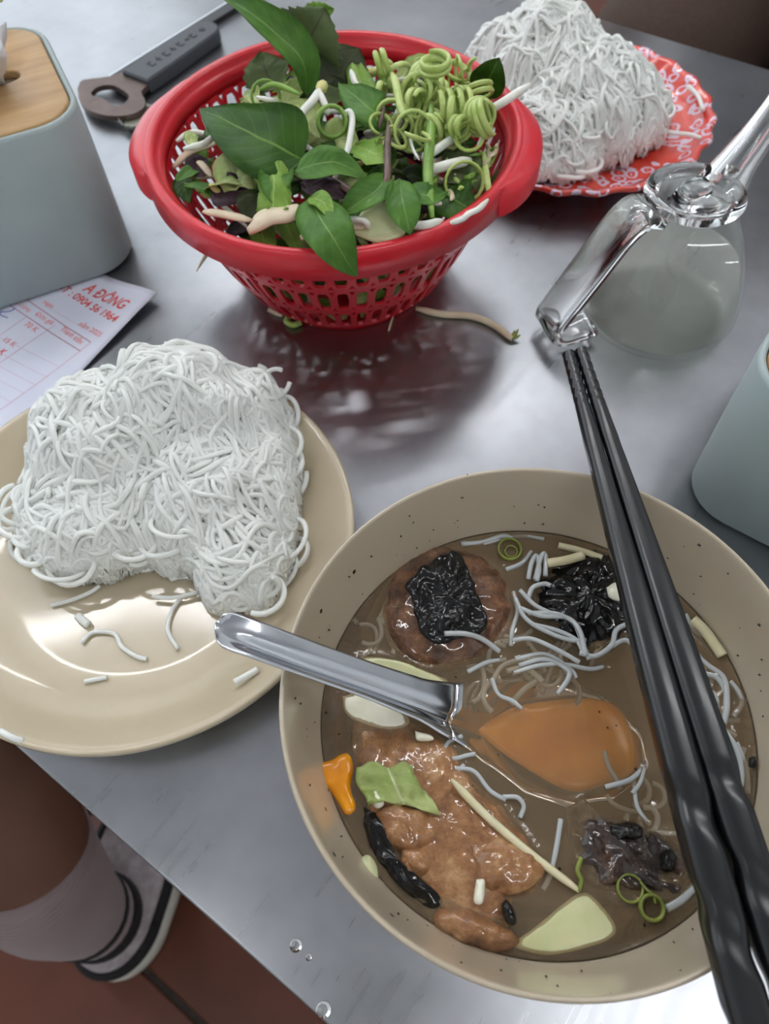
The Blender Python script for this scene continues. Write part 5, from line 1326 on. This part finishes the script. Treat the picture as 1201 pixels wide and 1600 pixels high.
# near leg
NL = empty('person', (-.335, .10, FLOOR)); tag(NL, 'seated person\'s bare bent knee above a sock and pale shoe', 'person')
kn = G(-100, 1200, -.20)
path = catmull([Vector((-.90, .07, -.22)), Vector((-.66, .09, -.22)), Vector((-.46, .10, -.22)), kn + Vector((-.035, 0, -.012)), kn + Vector((.008, .0, -.05)), Vector((-.300, .100, -.34)), Vector((-.322, .094, -.45)), Vector((-.338, .092, -.56)), Vector((-.345, .094, -.67))], 7)
leg = tube_obj('leg', path, tub([0, .25, .42, .50, .58, .7, .85, 1], [.085, .074, .062, .056, .051, .050, .040, .036]), M['skin'], None, 28); reparent(leg, NL)
ss = path[33:]; sock = tube_obj('sock', ss, tub([0, .35, .65, 1], [.0530, .052, .045, .042]), M['sock'], None, 28); reparent(sock, NL)
for (i0, i1) in ((48, 49), (51, 53)):
    o = tube_obj('stripe', path[i0:i1 + 1], lambda t: .0462, M['sock_black'], None, 28); reparent(o, NL); o['label'] = 'black sock stripe'
hc_ = Vector((-.338, .098, FLOOR)); ax = Vector((.20, .98, 0)).normalized(); sx_ = Vector((ax.y, -ax.x, 0))
def foot_ring(sc_, z, tz=0):
    out = []
    for k in range(40):
        a = 2 * PI * k / 40; x, y = math.cos(a), math.sin(a)
        lg = .105 + .115 * y if y > 0 else .105 + .105 * y
        yy = y * (.17 if y > 0 else .062); xx = x * (.047 if y < 0 else .047 + .006 * math.sin(PI * y))
        out.append(hc_ + sx_ * (xx * sc_) + ax * (yy * sc_ + .0) + Vector((0, 0, z + tz * max(0, y))))
    return out
v, f = loft([foot_ring(.97, 0), foot_ring(1.06, .004), foot_ring(1.08, .018), foot_ring(1.04, .032), foot_ring(1.0, .034)]); o = mesh_obj('sole', v, f, M['shoe_white']); reparent(o, NL)
v, f = loft([foot_ring(1.0, .033), foot_ring(1.0, .05, .012), foot_ring(.95, .068, -.002), foot_ring(.93, .078, -.03)], True, True); o = mesh_obj('upper', v, f, M['shoe_cloth']); reparent(o, NL)
for z_ in (.046, .062):
    R_ = foot_ring(1.005, z_, .008); tubev = catmull(R_ + [R_[0]], 2); o = tube_obj('strap', tubev, .0045, M['sock_black'], None, 6); reparent(o, NL)

# person opposite: seated, thighs at the far table edge
FP = empty('person', T(-.19, 1.1, FLOOR), TA); tag(FP, 'seated person with knees shade-darkened by added brown cloth at the far table edge', 'person')
ja_, jb_ = -.30, -.06; hipa = -.18
vs = [T(hipa, 1.18, -.12), T(hipa, 1.19, .06), T(hipa, 1.20, .24), T(hipa, 1.20, .40), T(hipa, 1.19, .50), T(hipa, 1.18, .58), T(hipa, 1.17, .68),
      T(hipa - .09, 1.14, -.15), T(ja_, .96, -.155), T(ja_, .77, -.165), T(ja_, .75, -.25), T(ja_ - .01, .76, -.45), T(ja_ - .01, .78, -.66), T(ja_ - .01, .72, -.69), T(ja_ - .01, .64, -.695),
      T(hipa + .09, 1.14, -.15), T(jb_, .96, -.155), T(jb_, .77, -.165), T(jb_, .75, -.25), T(jb_ + .01, .76, -.45), T(jb_ + .01, .78, -.66), T(jb_ + .01, .72, -.69), T(jb_ + .01, .64, -.695),
      T(hipa - .19, 1.20, .40), T(hipa - .24, 1.18, .14), T(hipa - .20, 1.00, .0), T(hipa - .16, .92, -.04),
      T(hipa + .19, 1.20, .40), T(hipa + .24, 1.18, .14), T(hipa + .20, 1.00, .0), T(hipa + .16, .92, -.04)]
ed = [(0, 1), (1, 2), (2, 3), (3, 4), (4, 5), (5, 6), (0, 7), (7, 8), (8, 9), (9, 10), (10, 11), (11, 12), (12, 13), (13, 14), (0, 15), (15, 16), (16, 17), (17, 18), (18, 19), (19, 20), (20, 21), (21, 22), (3, 23), (23, 24), (24, 25), (25, 26), (3, 27), (27, 28), (28, 29), (29, 30)]
rd = [.13, .125, .13, .12, .06, .085, .07, .11, .085, .066, .06, .055, .04, .04, .03, .11, .085, .066, .06, .055, .04, .04, .03, .06, .048, .04, .03, .06, .048, .04, .03]
body = skin_obj('body', vs, ed, rd, M['skin'], 0, 2, FP)
skin_obj('shirt', [T(hipa, 1.18, -.06), T(hipa, 1.19, .06), T(hipa, 1.20, .24), T(hipa, 1.20, .40), T(hipa - .19, 1.20, .39), T(hipa - .23, 1.18, .20), T(hipa + .19, 1.20, .39), T(hipa + .23, 1.18, .20)], [(0, 1), (1, 2), (2, 3), (3, 4), (4, 5), (3, 6), (6, 7)], [.15, .145, .15, .13, .075, .068, .075, .068], M['shirt'], 0, 2, FP)
skin_obj('shade_shorts', [T(hipa, 1.19, -.12), T(hipa - .09, 1.14, -.15), T(ja_ + .005, .80, -.155), T(hipa + .09, 1.14, -.15), T(jb_ - .005, .80, -.155)], [(0, 1), (1, 2), (0, 3), (3, 4)], [.145, .125, .088, .125, .088], M['shade_shorts'], 0, 2, FP)  # cloth added over the thighs, leg shade put into its colour
skin_obj('hair', [T(hipa, 1.20, .60), T(hipa, 1.205, .70)], [(0, 1)], [.085, .088], M['hair'], 0, 2, FP)

def stool(c, rz, label):
    root = empty('plastic_stool', c, rz); tag(root, label, 'stool')
    s_ = .28; h = .45
    def rr2(sz, z, r): return [(x, y, z) for x, y in rounded_rect(sz, sz, r, 6)]
    v, f = loft([rr2(s_ - .02, h - .03, .03), rr2(s_, h - .03, .035), rr2(s_, h - .006, .035), rr2(s_ - .012, h, .03), rr2(s_ - .05, h - .003, .02)], True, True); o = mesh_obj('seat', v, f, M['red_stool'], root); autosm(o, 45)
    for i in (-1, 1):
        for j in (-1, 1):
            v, f = loft([[(i * (.15 - .02) + x * .05, j * (.13) + y * .05, 0) for x, y in rounded_rect(1, 1, .3, 3)], [(i * .105 + x * .05, j * .105 + y * .05, h - .028) for x, y in rounded_rect(1, 1, .3, 3)]]); mesh_obj('leg', v, f, M['red_stool'], root)
    return root
stool(T(hipa, 1.17, FLOOR), TA, 'red plastic stool under the person opposite')
st = G(845, 4, -.27); stool((st.x - .10, st.y + .12, FLOOR), TA + .1, 'red plastic stool beside the person opposite')

# look-alikes that share a wording are told apart by their order across the picture
NUM = ('first', 'second', 'third', 'fourth', 'fifth', 'sixth', 'seventh', 'eighth', 'ninth', 'tenth', 'eleventh', 'twelfth', 'thirteenth', 'fourteenth', 'fifteenth', 'sixteenth', 'seventeenth', 'eighteenth', 'nineteenth', 'twentieth')
same = {}
for o in col.objects:
    if o.parent is None and 'label' in o and o.get('kind') is None: same.setdefault(o['label'], []).append(o)
def across(o):
    c = o.location if o.location.length > 0 else (sum((Vector(p) for p in o.bound_box), Vector()) / 8)
    d = c - Vector((0, 0, CAM_H)); return d.dot(cr) / max(.01, d.dot(fw))
for lb, obs in same.items():
    if 1 < len(obs) <= 20:
        obs.sort(key=across)
        for k, o in enumerate(obs): o['label'] = lb + ', ' + (NUM[k] + ' from left')
